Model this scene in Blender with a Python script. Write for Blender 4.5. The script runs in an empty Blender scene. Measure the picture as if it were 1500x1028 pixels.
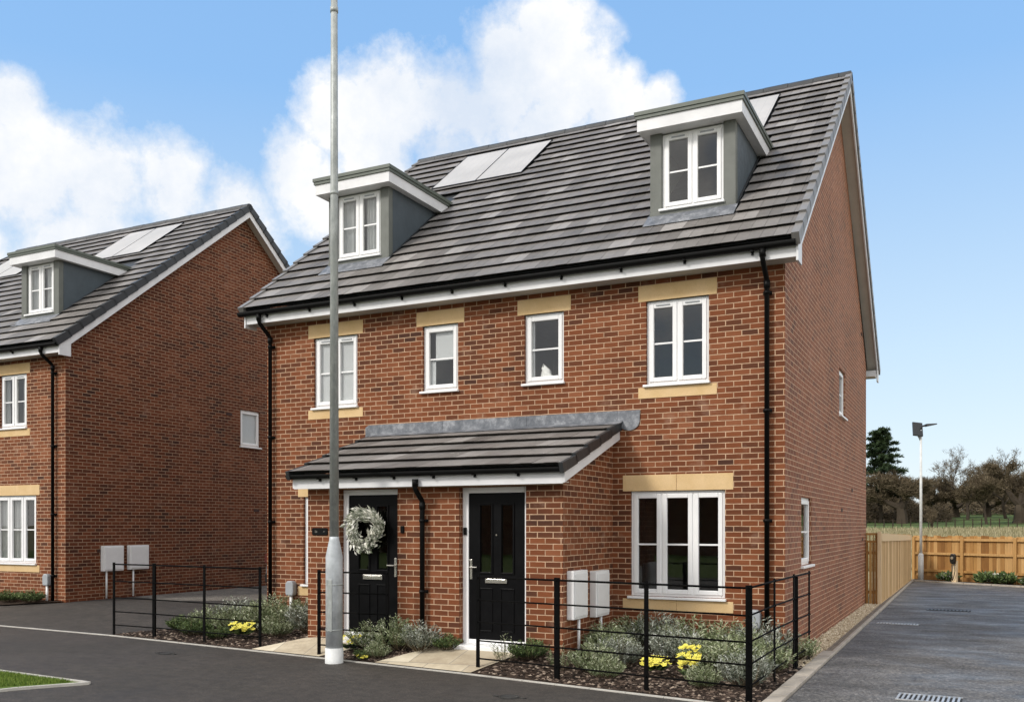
import bpy, math, random
from mathutils import Vector, Matrix
R = math.radians
sc = bpy.context.scene
col = sc.collection
random.seed(7)

# ------------------------------------------------------------------ materials
MATS = {}
class NT:
    def __init__(s, name):
        s.m = bpy.data.materials.new(name); s.m.use_nodes = True
        s.t = s.m.node_tree; s.t.nodes.clear()
        s.out = s.n('ShaderNodeOutputMaterial')
        MATS[name] = s.m
    def n(s, typ, **kw):
        nd = s.t.nodes.new(typ)
        for k, v in kw.items():
            if k.startswith('i_'):
                key = k[2:]
                key = int(key) if key.isdigit() else key.replace('_', ' ')
                nd.inputs[key].default_value = v
            else: setattr(nd, k, v)
        return nd
    def l(s, a, b): s.t.links.new(a, b)
    def noise(s, vec, scale, detail=4, rough=.55):
        nd = s.n('ShaderNodeTexNoise'); nd.inputs['Scale'].default_value = scale
        nd.inputs['Detail'].default_value = detail; nd.inputs['Roughness'].default_value = rough
        if vec is not None: s.l(vec, nd.inputs['Vector'])
        return nd.outputs['Fac']
    def ramp(s, fac, stops, interp='LINEAR'):
        nd = s.n('ShaderNodeValToRGB'); cr = nd.color_ramp; cr.interpolation = interp
        while len(cr.elements) < len(stops): cr.elements.new(.5)
        for e, (p, c) in zip(cr.elements, stops):
            e.position = p; e.color = (c[0], c[1], c[2], 1) if len(c) > 2 else (c[0],) * 3 + (1,)
        s.l(fac, nd.inputs[0]); return nd.outputs[0]
    def rng(s, fac, a, b, c, d):
        nd = s.n('ShaderNodeMapRange'); s.l(fac, nd.inputs[0])
        for i, v in enumerate((a, b, c, d)): nd.inputs[i + 1].default_value = v
        return nd.outputs[0]
    def mix(s, fac, a, b, mode='MIX'):
        nd = s.n('ShaderNodeMix', data_type='RGBA', blend_type=mode)
        if isinstance(fac, (int, float)): nd.inputs[0].default_value = fac
        else: s.l(fac, nd.inputs[0])
        for i, v in ((6, a), (7, b)):
            if isinstance(v, tuple): nd.inputs[i].default_value = (*v, 1)
            else: s.l(v, nd.inputs[i])
        return nd.outputs[2]
    def math(s, op, a, b=None, c=None):
        nd = s.n('ShaderNodeMath', operation=op)
        for i, v in enumerate((a, b, c)):
            if v is None: continue
            if isinstance(v, (int, float)): nd.inputs[i].default_value = v
            else: s.l(v, nd.inputs[i])
        return nd.outputs[0]
    def coord(s, which='Object', scale=None):
        o = s.n('ShaderNodeTexCoord').outputs[which]
        if scale:
            mp = s.n('ShaderNodeMapping'); mp.inputs['Scale'].default_value = scale
            s.l(o, mp.inputs[0]); o = mp.outputs[0]
        return o
    def bump(s, h, strength=.3, dist=.01):
        nd = s.n('ShaderNodeBump'); nd.inputs['Strength'].default_value = strength
        nd.inputs['Distance'].default_value = dist; s.l(h, nd.inputs['Height']); return nd.outputs[0]
    def bsdf(s, color, rough=.6, metal=0., spec=.5, normal=None, sss=0):
        b = s.n('ShaderNodeBsdfPrincipled')
        if isinstance(color, tuple): b.inputs['Base Color'].default_value = (*color, 1)
        else: s.l(color, b.inputs['Base Color'])
        if isinstance(rough, (int, float)): b.inputs['Roughness'].default_value = rough
        else: s.l(rough, b.inputs['Roughness'])
        b.inputs['Metallic'].default_value = metal
        b.inputs['Specular IOR Level'].default_value = spec
        if normal is not None: s.l(normal, b.inputs['Normal'])
        s.l(b.outputs[0], s.out.inputs[0]); return b
    def attr(s, name='tint'):
        return s.n('ShaderNodeAttribute', attribute_name=name).outputs['Fac']

def simple(name, c, rough=.5, metal=0, spec=.5, var=.12, sc_=4., bmp=0.):
    t = NT(name); v = t.coord()
    n = t.noise(v, sc_, 5)
    k = t.ramp(n, [(.3, tuple(x * (1 - var) for x in c)), (.7, tuple(min(1, x * (1 + var)) for x in c))])
    nm = t.bump(t.noise(v, sc_ * 30, 3), bmp, .004) if bmp else None
    rr = t.rng(t.noise(v, sc_ * 2.3, 3), .3, .7, rough * .85, min(1, rough * 1.15))
    t.bsdf(k, rr, metal, spec, nm); return t.m

simple('upvc_white', (.80, .80, .80), .35, var=.03, bmp=.05)
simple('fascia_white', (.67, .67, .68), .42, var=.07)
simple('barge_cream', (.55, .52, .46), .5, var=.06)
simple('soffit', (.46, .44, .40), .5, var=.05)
simple('black_plastic', (.003, .003, .003), .5, spec=.14, var=.2)
simple('black_metal', (.002, .002, .002), .7, spec=.07, var=.2, bmp=.1)
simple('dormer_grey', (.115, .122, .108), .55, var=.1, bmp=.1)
simple('dormer_grey_shaded', (.055, .072, .085), .55, var=.1, bmp=.1)  # dormer grey again, darker: the cheeks' shade is put into the colour
simple('dormer_trim', (.085, .10, .08), .45, var=.12)
simple('verge_dark', (.022, .024, .026), .5, var=.2)
simple('verge_grey', (.19, .182, .175), .5, var=.12)
simple('door_black', (.003, .003, .0035), .4, spec=.12, var=.2, bmp=.15)
simple('chrome', (.62, .6, .56), .25, metal=.9, var=.05)
simple('meter_white', (.74, .74, .74), .45, var=.05)
simple('meter_grey', (.33, .35, .37), .5, var=.08)
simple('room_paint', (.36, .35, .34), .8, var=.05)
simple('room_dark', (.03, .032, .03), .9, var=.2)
simple('curtain', (.40, .41, .41), .85, var=.06)
simple('blind_white', (.46, .47, .48), .8, var=.03)
simple('cloth_white', (.8, .79, .77), .8, var=.05)
simple('vent_brick', (.05, .018, .012), .7, var=.2)
simple('kerb_stone', (.34, .30, .25), .8, var=.22, sc_=2.5, bmp=.4)
simple('edging', (.42, .40, .36), .8, var=.15, sc_=3, bmp=.3)
simple('edging_brown', (.17, .135, .10), .85, var=.25, sc_=3, bmp=.3)
simple('iron', (.07, .07, .068), .45, metal=.5, var=.3, sc_=12, bmp=.3)
simple('iron_grate', (.50, .50, .50), .35, metal=.6, var=.35, sc_=12, bmp=.3)
simple('car_paint', (.25, .26, .28), .25, metal=.4, var=.02)
simple('rubber', (.012, .012, .012), .8, var=.2)
simple('tail_red', (.11, .03, .025), .2, var=.1)
simple('charger', (.01, .011, .012), .25, var=.1)
simple('petal_yellow', (.74, .66, .09), .6, var=.15, sc_=30)
simple('render_cream', (.42, .38, .3), .8, var=.06)

def m_brick(name, smear, dark=1.):
    t = NT(name); uv = t.coord('UV')
    br = t.n('ShaderNodeTexBrick'); br.offset = .5
    br.inputs['Color1'].default_value = (0, 0, 0, 1); br.inputs['Color2'].default_value = (1, 1, 1, 1)
    br.inputs['Mortar'].default_value = (.5, .5, .5, 1)
    for k, v in (('Scale', 1), ('Mortar Size', .0068), ('Mortar Smooth', .25), ('Bias', 0), ('Brick Width', .2185), ('Row Height', .075)):
        br.inputs[k].default_value = v
    # wobble the lookup a little so that courses are not ruler straight
    wn = t.n('ShaderNodeTexNoise'); wn.inputs['Scale'].default_value = 9; wn.inputs['Detail'].default_value = 2; t.l(uv, wn.inputs['Vector'])
    vm = t.n('ShaderNodeVectorMath', operation='MULTIPLY_ADD'); t.l(wn.outputs['Color'], vm.inputs[0])
    vm.inputs[1].default_value = (.006, .006, 0); t.l(uv, vm.inputs[2]); t.l(vm.outputs[0], br.inputs['Vector'])
    mpz = t.n('ShaderNodeMapping'); mpz.inputs['Scale'].default_value = (.35, 1.5, 1); t.l(uv, mpz.inputs[0])
    zone = t.math('ADD', t.math('MULTIPLY', t.noise(uv, .8, 3, .6), .5), t.math('MULTIPLY', t.noise(mpz.outputs[0], 1.3, 3, .6), .5))
    val = t.math('ADD', t.math('MULTIPLY_ADD', br.outputs['Color'], .78, .13), t.math('MULTIPLY', t.math('SUBTRACT', zone, .5), 1.9))
    c = t.ramp(val, [(0, (.066, .026, .015)), (.2, (.118, .038, .016)), (.5, (.168, .051, .019)), (.78, (.205, .063, .023)), (1, (.25, .090, .040))])
    fine = t.noise(uv, 60, 4, .7)
    c = t.mix(.45, c, t.ramp(fine, [(.25, (.5, .48, .46)), (.75, (1.1, 1.1, 1.1))]), 'MULTIPLY')
    dirt = t.noise(uv, 2.2, 5, .65)
    c = t.mix(t.rng(dirt, .58, .78, 0, .42), c, (.38, .27, .20))
    if smear: c = t.mix(t.math('MULTIPLY', t.rng(t.noise(uv, .6, 5, .65), .35, .65, .55, 1.35), smear), c, (.38, .18, .12))
    if dark != 1: c = t.mix(1., c, (dark, dark * .92, dark * .95), 'MULTIPLY')
    mo = t.ramp(t.noise(uv, 7, 4), [(.3, tuple(dark * k for k in (.34, .215, .135))), (.7, tuple(dark * k for k in (.56, .38, .25)))])
    c = t.mix(br.outputs['Fac'], c, mo)
    h = t.math('ADD', t.math('MULTIPLY', br.outputs['Fac'], -1.), t.math('MULTIPLY', fine, .35))
    t.bsdf(c, t.rng(fine, .2, .8, .7, .95), 0, .25, t.bump(h, .6, .006))
m_brick('brick', 0.); m_brick('brick_shaded', .0, .74); m_brick('brick_side', .26)  # far-house gable brick is darkened; its shade is put into the colour

def m_tint(name, stops, rough=.7, spec=.4, noise_s=14., amt=.35, bmp=.3, metal=0., streak=None):
    t = NT(name); v = t.coord('Object', streak) if streak else t.coord()
    n = t.noise(v, noise_s, 5, .6)
    c = t.ramp(t.attr(), stops)
    c = t.mix(amt, c, t.ramp(n, [(.25, (.4, .4, .4)), (.75, (1.25, 1.25, 1.25))]), 'MULTIPLY')
    t.bsdf(c, t.rng(n, .2, .8, rough * .8, min(1, rough * 1.1)), metal, spec, t.bump(n, bmp, .006) if bmp else None)
m_tint('roof_tile', [(0, (.130, .119, .110)), (.45, (.182, .168, .157)), (.8, (.225, .209, .197)), (1, (.285, .268, .254))], .62, .35, 9, .3, .4)
m_tint('timber_gold', [(0, (.22, .10, .028)), (.5, (.40, .215, .07)), (1, (.56, .35, .15))], .75, .25, 3, .45, .4, streak=(9, 9, .7))
m_tint('timber_pale', [(0, (.46, .31, .16)), (.5, (.60, .44, .25)), (1, (.72, .56, .36))], .75, .25, 3, .35, .3, streak=(9, 9, .7))
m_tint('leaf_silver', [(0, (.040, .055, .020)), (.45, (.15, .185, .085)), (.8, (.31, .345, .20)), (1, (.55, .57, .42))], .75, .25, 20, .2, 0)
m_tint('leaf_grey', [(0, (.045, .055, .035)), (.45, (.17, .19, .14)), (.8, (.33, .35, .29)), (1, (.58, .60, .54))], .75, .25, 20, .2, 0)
m_tint('leaf_green', [(0, (.018, .032, .010)), (.5, (.05, .085, .022)), (1, (.17, .22, .08))], .6, .3, 20, .2, 0)
m_tint('leaf_wreath', [(0, (.08, .10, .06)), (.4, (.38, .40, .31)), (1, (.90, .88, .80))], .7, .25, 20, .2, 0)
m_tint('twig', [(0, (.050, .038, .023)), (.5, (.115, .088, .055)), (1, (.24, .195, .13))], .9, .1, 20, .2, 0)
m_tint('pine_leaf', [(0, (.010, .018, .008)), (.6, (.028, .048, .018)), (1, (.06, .085, .03))], .8, .2, 20, .2, 0)
m_tint('bark', [(0, (.035, .028, .022)), (1, (.07, .055, .04))], .9, .1, 20, .3, 0)
m_tint('chip', [(0, (.010, .007, .005)), (.5, (.042, .028, .021)), (.8, (.12, .085, .064)), (1, (.34, .27, .21))], .9, .2, 20, .2, 0)
m_tint('pebble', [(0, (.28, .22, .14)), (.5, (.52, .43, .30)), (1, (.74, .66, .52))], .8, .3, 20, .2, 0)
m_tint('grass', [(0, (.05, .09, .012)), (.5, (.12, .20, .025)), (1, (.24, .30, .06))], .7, .25, 20, .2, 0)
m_tint('dry_grass', [(0, (.15, .14, .07)), (.5, (.27, .24, .135)), (1, (.42, .37, .24))], .85, .15, 20, .2, 0)

def m_lead():
    t = NT('lead'); v = t.coord(); n = t.noise(v, 6, 8, .75)
    t.bsdf(t.ramp(n, [(.32, (.085, .095, .11)), (.5, (.155, .165, .185)), (.68, (.34, .35, .37))]), .55, .2, .4, t.bump(n, .3, .01))
m_lead()
def m_stone():
    t = NT('cast_stone'); v = t.coord(); n = t.noise(v, 3, 4); f = t.noise(v, 90, 3)
    c = t.ramp(n, [(.3, (.60, .415, .205)), (.7, (.69, .50, .28))])
    c = t.mix(.3, c, t.ramp(f, [(.3, (.7, .7, .7)), (.7, (1.1, 1.1, 1.1))]), 'MULTIPLY')
    t.bsdf(c, .85, 0, .2, t.bump(f, .3, .004))
m_stone()
def m_glass():
    t = NT('glass'); fr = t.n('ShaderNodeFresnel'); fr.inputs[0].default_value = 1.78
    v = t.coord(); nm = t.bump(t.noise(v, 2.2, 1), .06, .01)
    pass
    g = t.n('ShaderNodeBsdfGlossy'); g.inputs['Roughness'].default_value = .01; t.l(nm, g.inputs['Normal'])
    tr = t.n('ShaderNodeBsdfTransparent'); tr.inputs[0].default_value = (.985, .99, .985, 1)
    bf = t.n('ShaderNodeNewGeometry').outputs['Backfacing']; ff = t.math('MULTIPLY', fr.outputs[0], t.math('SUBTRACT', 1.0, bf))
    mx = t.n('ShaderNodeMixShader'); t.l(ff, mx.inputs[0]); t.l(tr.outputs[0], mx.inputs[1]); t.l(g.outputs[0], mx.inputs[2])
    t.l(mx.outputs[0], t.out.inputs[0])
m_glass()
def m_solar():
    t = NT('solar_glass'); uv = t.coord('Object'); n = t.noise(uv, 1.2, 3)
    sx = t.n('ShaderNodeSeparateXYZ'); t.l(uv, sx.inputs[0])
    ln = t.math('GREATER_THAN', t.math('FRACT', t.math('MULTIPLY', sx.outputs[0], 6.1)), .95)
    c = t.mix(t.math('MULTIPLY', ln, .35), t.ramp(n, [(.3, (.42, .395, .36)), (.7, (.52, .49, .45))]), (.27, .255, .24))  # cream base colour paints the reflected white sky onto dark panels
    t.bsdf(c, .42, .12, .8)
m_solar()
def m_galv():
    t = NT('galvanised'); v = t.coord('Object', (1, 1, .45)); n = t.noise(v, 14, 8, .75); b = t.noise(v, 2.0, 3)
    c = t.ramp(n, [(.3, (.22, .24, .235)), (.52, (.34, .36, .35)), (.72, (.50, .52, .51))])
    c = t.mix(t.rng(b, .4, .65, 0, .5), c, (.20, .212, .19))
    t.bsdf(c, .5, .25, .5, t.bump(n, .15, .004))
m_galv()
simple('zinc_base', (.46, .49, .51), .5, metal=.15, var=.22, sc_=7, bmp=.2)
simple('base_paint', (.60, .61, .60), .6, var=.12, sc_=9, bmp=.2)
def m_asphalt(name, base, lo, hi, streak, r0, r1, gs=34, ga=.6):
    t = NT(name); v = t.coord()
    n = t.noise(v, 110, 2, .8); b = t.noise(v, 1.1, 5, .6)
    vs = t.coord('Object', streak); s = t.noise(vs, 1.0, 5, .6)
    c = t.ramp(t.math('ADD', t.math('MULTIPLY', b, .5), t.math('MULTIPLY', s, .5)), [(.35, lo), (.5, base), (.65, hi)])
    c = t.mix(.75, c, t.ramp(n, [(.3, (.35, .35, .35)), (.55, (.9, .9, .9)), (.75, (2.3, 2.3, 2.3))]), 'MULTIPLY')
    mid = t.noise(v, gs, 4, .9)
    c = t.mix(ga, c, t.ramp(mid, [(.40, (.35, .35, .35)), (.5, (.95, .95, .95)), (.60, (2.1, 2.05, 2.0))]), 'MULTIPLY')
    big = t.noise(v, 6.5, 4, .75)
    c = t.mix(.55, c, t.ramp(big, [(.38, (.5, .5, .5)), (.5, (1, 1, 1)), (.64, (1.55, 1.55, 1.55))]), 'MULTIPLY')
    st = t.noise(v, .45, 6, .7)
    c = t.mix(t.rng(st, .56, .68, 0, .38), c, (.03, .028, .026))
    vo = t.n('ShaderNodeTexVoronoi'); vo.inputs['Scale'].default_value = 2.3; vo.inputs['Randomness'].default_value = 1; t.l(v, vo.inputs['Vector'])
    c = t.mix(t.rng(vo.outputs['Distance'], .03, .055, .6, 0), c, (.015, .015, .014))
    sp = t.noise(v, 23, 2, .5)
    c = t.mix(t.rng(sp, .72, .78, 0, .5), c, (.02, .02, .02))
    t.bsdf(c, t.rng(t.math('ADD', t.math('MULTIPLY', s, .6), t.math('MULTIPLY', st, .4)), .40, .60, r0, r1), 0, .5, t.bump(t.math('ADD', n, mid), .5, .008))
m_asphalt('asphalt_path', (.041, .0345, .0285), (.031, .0265, .022), (.053, .045, .038), (.3, .5, 1), .85, .62)
m_asphalt('asphalt_drive', (.098, .094, .090), (.050, .048, .046), (.160, .152, .142), (.7, 1.3, 1), .85, .42, 26, .9)
m_asphalt('asphalt_pale', (.15, .135, .115), (.11, .10, .09), (.19, .175, .15), (.4, 2.2, 1), .9, .8)
def m_ground(name, stops, s1, s2):
    t = NT(name); v = t.coord(); n = t.math('ADD', t.math('MULTIPLY', t.noise(v, s1, 5), .55), t.math('MULTIPLY', t.noise(v, s2, 4, .7), .45))
    t.bsdf(t.ramp(n, stops), .95, 0, .15, t.bump(n, .5, .03))
m_ground('soil', [(.35, (.018, .012, .009)), (.65, (.06, .042, .03))], 6, 60)
m_ground('lawn', [(.35, (.05, .085, .016)), (.65, (.13, .18, .035))], 3, 60)
m_ground('gravel_base', [(.35, (.28, .22, .14)), (.65, (.5, .42, .3))], 8, 80)
def m_field():
    t = NT('field'); g = t.n('ShaderNodeNewGeometry').outputs['Position']; sx = t.n('ShaderNodeSeparateXYZ'); t.l(g, sx.inputs[0])
    n = t.noise(g, .12, 6, .7); n2 = t.noise(g, .9, 4, .7)
    straw = t.ramp(n2, [(.3, (.19, .165, .09)), (.7, (.34, .30, .18))])
    green = t.ramp(n2, [(.3, (.045, .070, .022)), (.7, (.095, .130, .040))])
    y = t.math('ADD', sx.outputs[1], t.math('MULTIPLY', t.math('SUBTRACT', n, .5), 40))
    t.bsdf(t.mix(t.rng(y, 88, 104, 0, 1), straw, green), .95, 0, .1)
m_field()
def m_slab():
    t = NT('sandstone'); uv = t.coord('UV')
    br = t.n('ShaderNodeTexBrick'); br.offset = .5
    br.inputs['Color1'].default_value = (0, 0, 0, 1); br.inputs['Color2'].default_value = (1, 1, 1, 1)
    for k, v in (('Scale', 1), ('Mortar Size', .006), ('Mortar Smooth', .2), ('Brick Width', .6), ('Row Height', .6)): br.inputs[k].default_value = v
    t.l(uv, br.inputs['Vector']); n = t.noise(uv, 3.2, 7, .7)
    val = t.math('ADD', t.math('MULTIPLY', br.outputs['Color'], .35), t.math('MULTIPLY', n, .8))
    c = t.ramp(val, [(.3, (.33, .27, .19)), (.6, (.52, .45, .33)), (.9, (.66, .60, .47))])
    c = t.mix(br.outputs['Fac'], c, (.22, .2, .17))
    t.bsdf(c, .75, 0, .3, t.bump(n, .2, .01))
m_slab()

# ------------------------------------------------------------------ mesh builder
class MB:
    def __init__(s): s.v = []; s.f = []; s.t = []; s.mi = []; s.M = None; s.cur = 0
    def add(s, pts, faces, tint=.5):
        b = len(s.v)
        if s.M is not None: pts = [tuple(s.M @ Vector(p)) for p in pts]
        s.v += [tuple(p) for p in pts]
        for f in faces: s.f.append([b + i for i in f]); s.t.append(tint); s.mi.append(s.cur)
    def box(s, x0, x1, y0, y1, z0, z1, tint=.5):
        if x0 > x1: x0, x1 = x1, x0
        if y0 > y1: y0, y1 = y1, y0
        if z0 > z1: z0, z1 = z1, z0
        s.add([(x0, y0, z0), (x1, y0, z0), (x1, y1, z0), (x0, y1, z0), (x0, y0, z1), (x1, y0, z1), (x1, y1, z1), (x0, y1, z1)],
              [(0, 3, 2, 1), (4, 5, 6, 7), (0, 1, 5, 4), (1, 2, 6, 5), (2, 3, 7, 6), (3, 0, 4, 7)], tint)
    def hexa(s, p, tint=.5):   # 8 points: bottom 4 ccw, top 4 ccw
        s.add(p, [(0, 3, 2, 1), (4, 5, 6, 7), (0, 1, 5, 4), (1, 2, 6, 5), (2, 3, 7, 6), (3, 0, 4, 7)], tint)
    def poly(s, pts, tint=.5): s.add(pts, [tuple(range(len(pts)))], tint)
    def prism(s, pts, d, tint=.5):  # extrude a polygon along d
        n = len(pts); q = [tuple(Vector(p) + Vector(d)) for p in pts]
        s.add(list(pts) + q, [tuple(range(n))[::-1], tuple(range(n, 2 * n))] + [(i, (i + 1) % n, n + (i + 1) % n, n + i) for i in range(n)], tint)
    def tube(s, pts, rad, n=10, tint=.5, caps=True):
        if not isinstance(rad, (list, tuple)): rad = [rad] * len(pts)
        P = [Vector(p) for p in pts]; rings = []; prev = None
        for i, p in enumerate(P):
            d = (P[min(i + 1, len(P) - 1)] - P[max(i - 1, 0)]).normalized()
            if prev is None:
                a = d.orthogonal().normalized()
            else:
                a = (prev - d * prev.dot(d)); a = a.normalized() if a.length > 1e-6 else d.orthogonal().normalized()
            prev = a; b = d.cross(a)
            rings.append([tuple(p + (a * math.cos(2 * math.pi * k / n) + b * math.sin(2 * math.pi * k / n)) * rad[i]) for k in range(n)])
        vs = [q for r_ in rings for q in r_]; fs = []
        for i in range(len(P) - 1):
            for k in range(n): fs.append((i * n + k, i * n + (k + 1) % n, (i + 1) * n + (k + 1) % n, (i + 1) * n + k))
        if caps: fs += [tuple(range(n))[::-1], tuple(range((len(P) - 1) * n, len(P) * n))]
        s.add(vs, fs, tint)
    def build(s, name, mat, parent=None, smooth=False, bevel=0., offset=(0, 0, 0)):
        me = bpy.data.meshes.new(name); off = Vector(offset)
        me.from_pydata([tuple(Vector(v) - off) for v in s.v], [], s.f)
        mats = mat if isinstance(mat, (list, tuple)) else [mat]
        for k in mats: me.materials.append(MATS[k])
        if len(mats) > 1: me.polygons.foreach_set('material_index', s.mi)
        at = me.attributes.new('tint', 'FLOAT', 'FACE'); at.data.foreach_set('value', s.t)
        uv = me.uv_layers.new(name='UVMap'); data = [0.] * (2 * len(me.loops)); V = s.v
        for p in me.polygons:
            nx, ny, nz = (abs(c) for c in p.normal)
            for li in p.loop_indices:
                x, y, z = V[me.loops[li].vertex_index]
                if nz > .8: a, b = x, y
                elif ny >= nx: a, b = x, z
                else: a, b = y, z
                data[2 * li] = a + 40; data[2 * li + 1] = b + 30
        uv.data.foreach_set('uv', data)
        if smooth: me.polygons.foreach_set('use_smooth', [True] * len(me.polygons))
        me.update()
        o = bpy.data.objects.new(name, me); col.objects.link(o)
        if parent is not None: o.parent = parent
        if bevel:
            b = o.modifiers.new('Bevel', 'BEVEL'); b.width = bevel; b.segments = 2; b.limit_method = 'ANGLE'; b.harden_normals = False
        if smooth: 
            try: me.shade_smooth()
            except Exception: pass
        return o
def empty(name, loc=(0, 0, 0)):
    o = bpy.data.objects.new(name, None); col.objects.link(o); o.location = loc; o.empty_display_size = .2; return o
def tag(o, label, cat, group=None):
    o['label'] = label; o['category'] = cat
    if group: o['group'] = group
    return o
def kind(o, k): o['kind'] = k; return o
def dup(root, loc, rz=0, label=None, group=None, scale=None):
    def cp(o, parent):
        c = o.copy(); col.objects.link(c); c.parent = parent
        for ch in list(o.children): cp(ch, c)
        return c
    r = cp(root, None); r.location = loc; r.rotation_euler = (0, 0, rz)
    if scale: r.scale = (scale,) * 3 if not isinstance(scale, tuple) else scale
    if label: r['label'] = label
    if group: r['group'] = group
    return r

# ------------------------------------------------------------------ ground shape
def interp(x, xs, ys):
    if x <= xs[0]: return ys[0]
    for i in range(len(xs) - 1):
        if x <= xs[i + 1]: return ys[i] + (ys[i + 1] - ys[i]) * (x - xs[i]) / (xs[i + 1] - xs[i])
    return ys[-1]
KX = [-60, -13.53, -10.5, -7.04, -3.36, -.22, .49]; KY = [.4, -1.59, -1.75, -2.16, -2.62, -3.13, -3.24]
def kerb(x): return interp(x, KX, KY)
def g(x, y):
    yk = kerb(x)
    if y <= yk or x >= .2: return 0.
    h = interp(x, [-2.6, -1.9, .2], [.185, .10, .0])
    yw = interp(x, [-10.5, -8.9, -6.7, -6.35, -2.4, -2.1], [.8, 0, 0, -1.8, -1.8, 0])
    return h * min(1, (y - yk) / (yw - yk))
def frange(a, b, n): return [a + (b - a) * i / n for i in range(n + 1)]
def sheet(name, xs, front, back, ny, zoff, mat, zf=g):
    m = MB(); V = []
    for x in xs:
        a, b = front(x), back(x)
        for j in range(ny + 1):
            y = a + (b - a) * j / ny; V.append((x, y, zf(x, y) + zoff))
    F = []
    for i in range(len(xs) - 1):
        for j in range(ny):
            q = i * (ny + 1) + j; F.append((q, q + ny + 1, q + ny + 2, q + 1))
    m.add(V, F); return m.build(name, mat)

def terr(x, y):
    d = math.hypot(x, y + 12)
    if y < 22: return -.05
    return interp(d, [33, 60, 105, 150, 230, 420, 1500], [-.05, .45, 1.30, 1.95, 4.3, 8, 20])
# terrain: one sheet out to the horizon
def terrain():
    m = MB(); ys = [-1500, -400, -120, -60, -30] + frange(-18, 20, 12) + frange(22, 60, 12) + frange(66, 180, 20) + [200, 240, 300, 420, 700, 1500]
    xs = [-1500, -600, -300] + frange(-160, -30, 14) + frange(-24, 60, 24) + frange(68, 200, 14) + [300, 600, 1500]
    V = [(x, y, terr(x, y) + (0 if y < 22 else .06 * math.sin(x * .7) * math.cos(y * .31))) for x in xs for y in ys]; n = len(ys)
    F = [(i * n + j, (i + 1) * n + j, (i + 1) * n + j + 1, i * n + j + 1) for i in range(len(xs) - 1) for j in range(n - 1)]
    m.add(V, F); kind(m.build('terrain', 'field'), 'structure')
terrain()
kind(sheet('pavement', frange(-60, -14, 6) + KX[1:], lambda x: -14, kerb, 1, 0, 'asphalt_path', lambda x, y: 0), 'structure')
kind(sheet('road', [-80, 80], lambda x: -19, lambda x: -14.0, 1, -.02, 'asphalt_path', lambda x, y: 0), 'structure')
kind(sheet('driveway', frange(.49, 14, 6), lambda x: -14, lambda x: 20.4 - (x - .43) * .62, 8, .0, 'asphalt_drive', lambda x, y: 0), 'structure')
kind(sheet('shared_drive', frange(-60, -16, 6) + frange(-15.5, -8.5, 28), kerb, lambda x: 30, 60, 0, 'asphalt_path'), 'structure')
# paler dry asphalt further up the shared drive
def patch():
    m = MB(); pts = [(-14.9, 2.6), (-13.2, 2.15), (-11.8, 3.0), (-10.6, 4.6), (-9.4, 9), (-9.2, 20), (-14.9, 20), (-14.9, 6)]
    m.poly([(x, y, g(x, y) + .005) for x, y in pts]); kind(m.build('drive_surface_patch', 'asphalt_pale'), 'structure')
patch()
def edging():
    m = MB(); xs = frange(-30, -11, 19) + frange(-10.5, .2, 24)
    for a, b in zip(xs, xs[1:]):
        ya, yb = kerb(a), kerb(b)
        m.hexa([(a, ya - .05, -.05), (b - .006, yb - .05, -.05), (b - .006, yb, -.05), (a, ya, -.05),
                (a, ya - .05, .010), (b - .006, yb - .05, .010), (b - .006, yb, .012), (a, ya, .012)])
    kind(m.build('path_edging', 'edging'), 'structure')
    m = MB(); y = -3.2
    while y < 20.3:
        w = .30 if y < 1.2 else .9
        if y < 1.2: m.box(.30, .475, y, y + w - .012, -.1, .035 + random.uniform(-.004, .004))
        else:
            m.box(.425, .478, y, y + w - .01, -.1, .04)
        y += w
    kind(m.build('kerb', 'kerb_stone', bevel=.008), 'structure')
    m = MB(); m.box(.335, .36, 1.2, 20.3, -.1, .03); m.box(.365, .42, 1.2, 20.3, -.1, .02)
    kind(m.build('gravel_edging', 'edging_brown'), 'structure')
    # kerb along the back of the driveway
    m = MB(); a = Vector((.43, 20.36, 0)); d = Vector((.85, -.53, 0)).normalized(); n_ = Vector((.53, .85, 0)).normalized()
    for i in range(14):
        p = a + d * (i * .9); q = p + d * .885
        m.hexa([tuple(p + Vector((0, 0, -.1))), tuple(q + Vector((0, 0, -.1))), tuple(q + n_ * .12 + Vector((0, 0, -.1))), tuple(p + n_ * .12 + Vector((0, 0, -.1))),
                tuple(p + Vector((0, 0, .05))), tuple(q + Vector((0, 0, .05))), tuple(q + n_ * .12 + Vector((0, 0, .05))), tuple(p + n_ * .12 + Vector((0, 0, .05)))])
    kind(m.build('kerb_end', 'kerb_stone', bevel=.01), 'structure')
edging()

# beds
def bed_back_R(x): return -1.78 if x < -2.42 else (.02 if x < .0 else .9)
kind(sheet('flower_bed_right', frange(-3.26, -2.42, 6) + frange(-2.40, -.01, 14) + [0.0, .30], kerb, bed_back_R, 12, .012, 'soil'), 'structure')
kind(sheet('flower_bed_middle', frange(-5.85, -3.9, 14), kerb, lambda x: -1.78, 8, .012, 'soil'), 'structure')
kind(sheet('flower_bed_left', frange(-10.45, -6.42, 24), kerb, lambda x: interp(x, [-10.5, -8.8, -6.4], [-1.70, .02, .02]), 10, .012, 'soil'), 'structure')
def bed_n():
    m = MB(); m.poly([(x, y, g(x, y) + .03) for x, y in ((-24, .2), (-15.9, .12), (-15.2, .62), (-15.02, .89), (-24, .89))]); kind(m.build('flower_bed_next_door', 'soil'), 'structure')
    m = MB(); a = Vector((.5, 20.5, 0)); m.poly([(.45, 20.46, .03), (11.5, 13.55, .03), (12.1, 14.6, .03), (.45, 21.75, .03)]); kind(m.build('flower_bed_back', 'soil'), 'structure')
bed_n()
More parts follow.
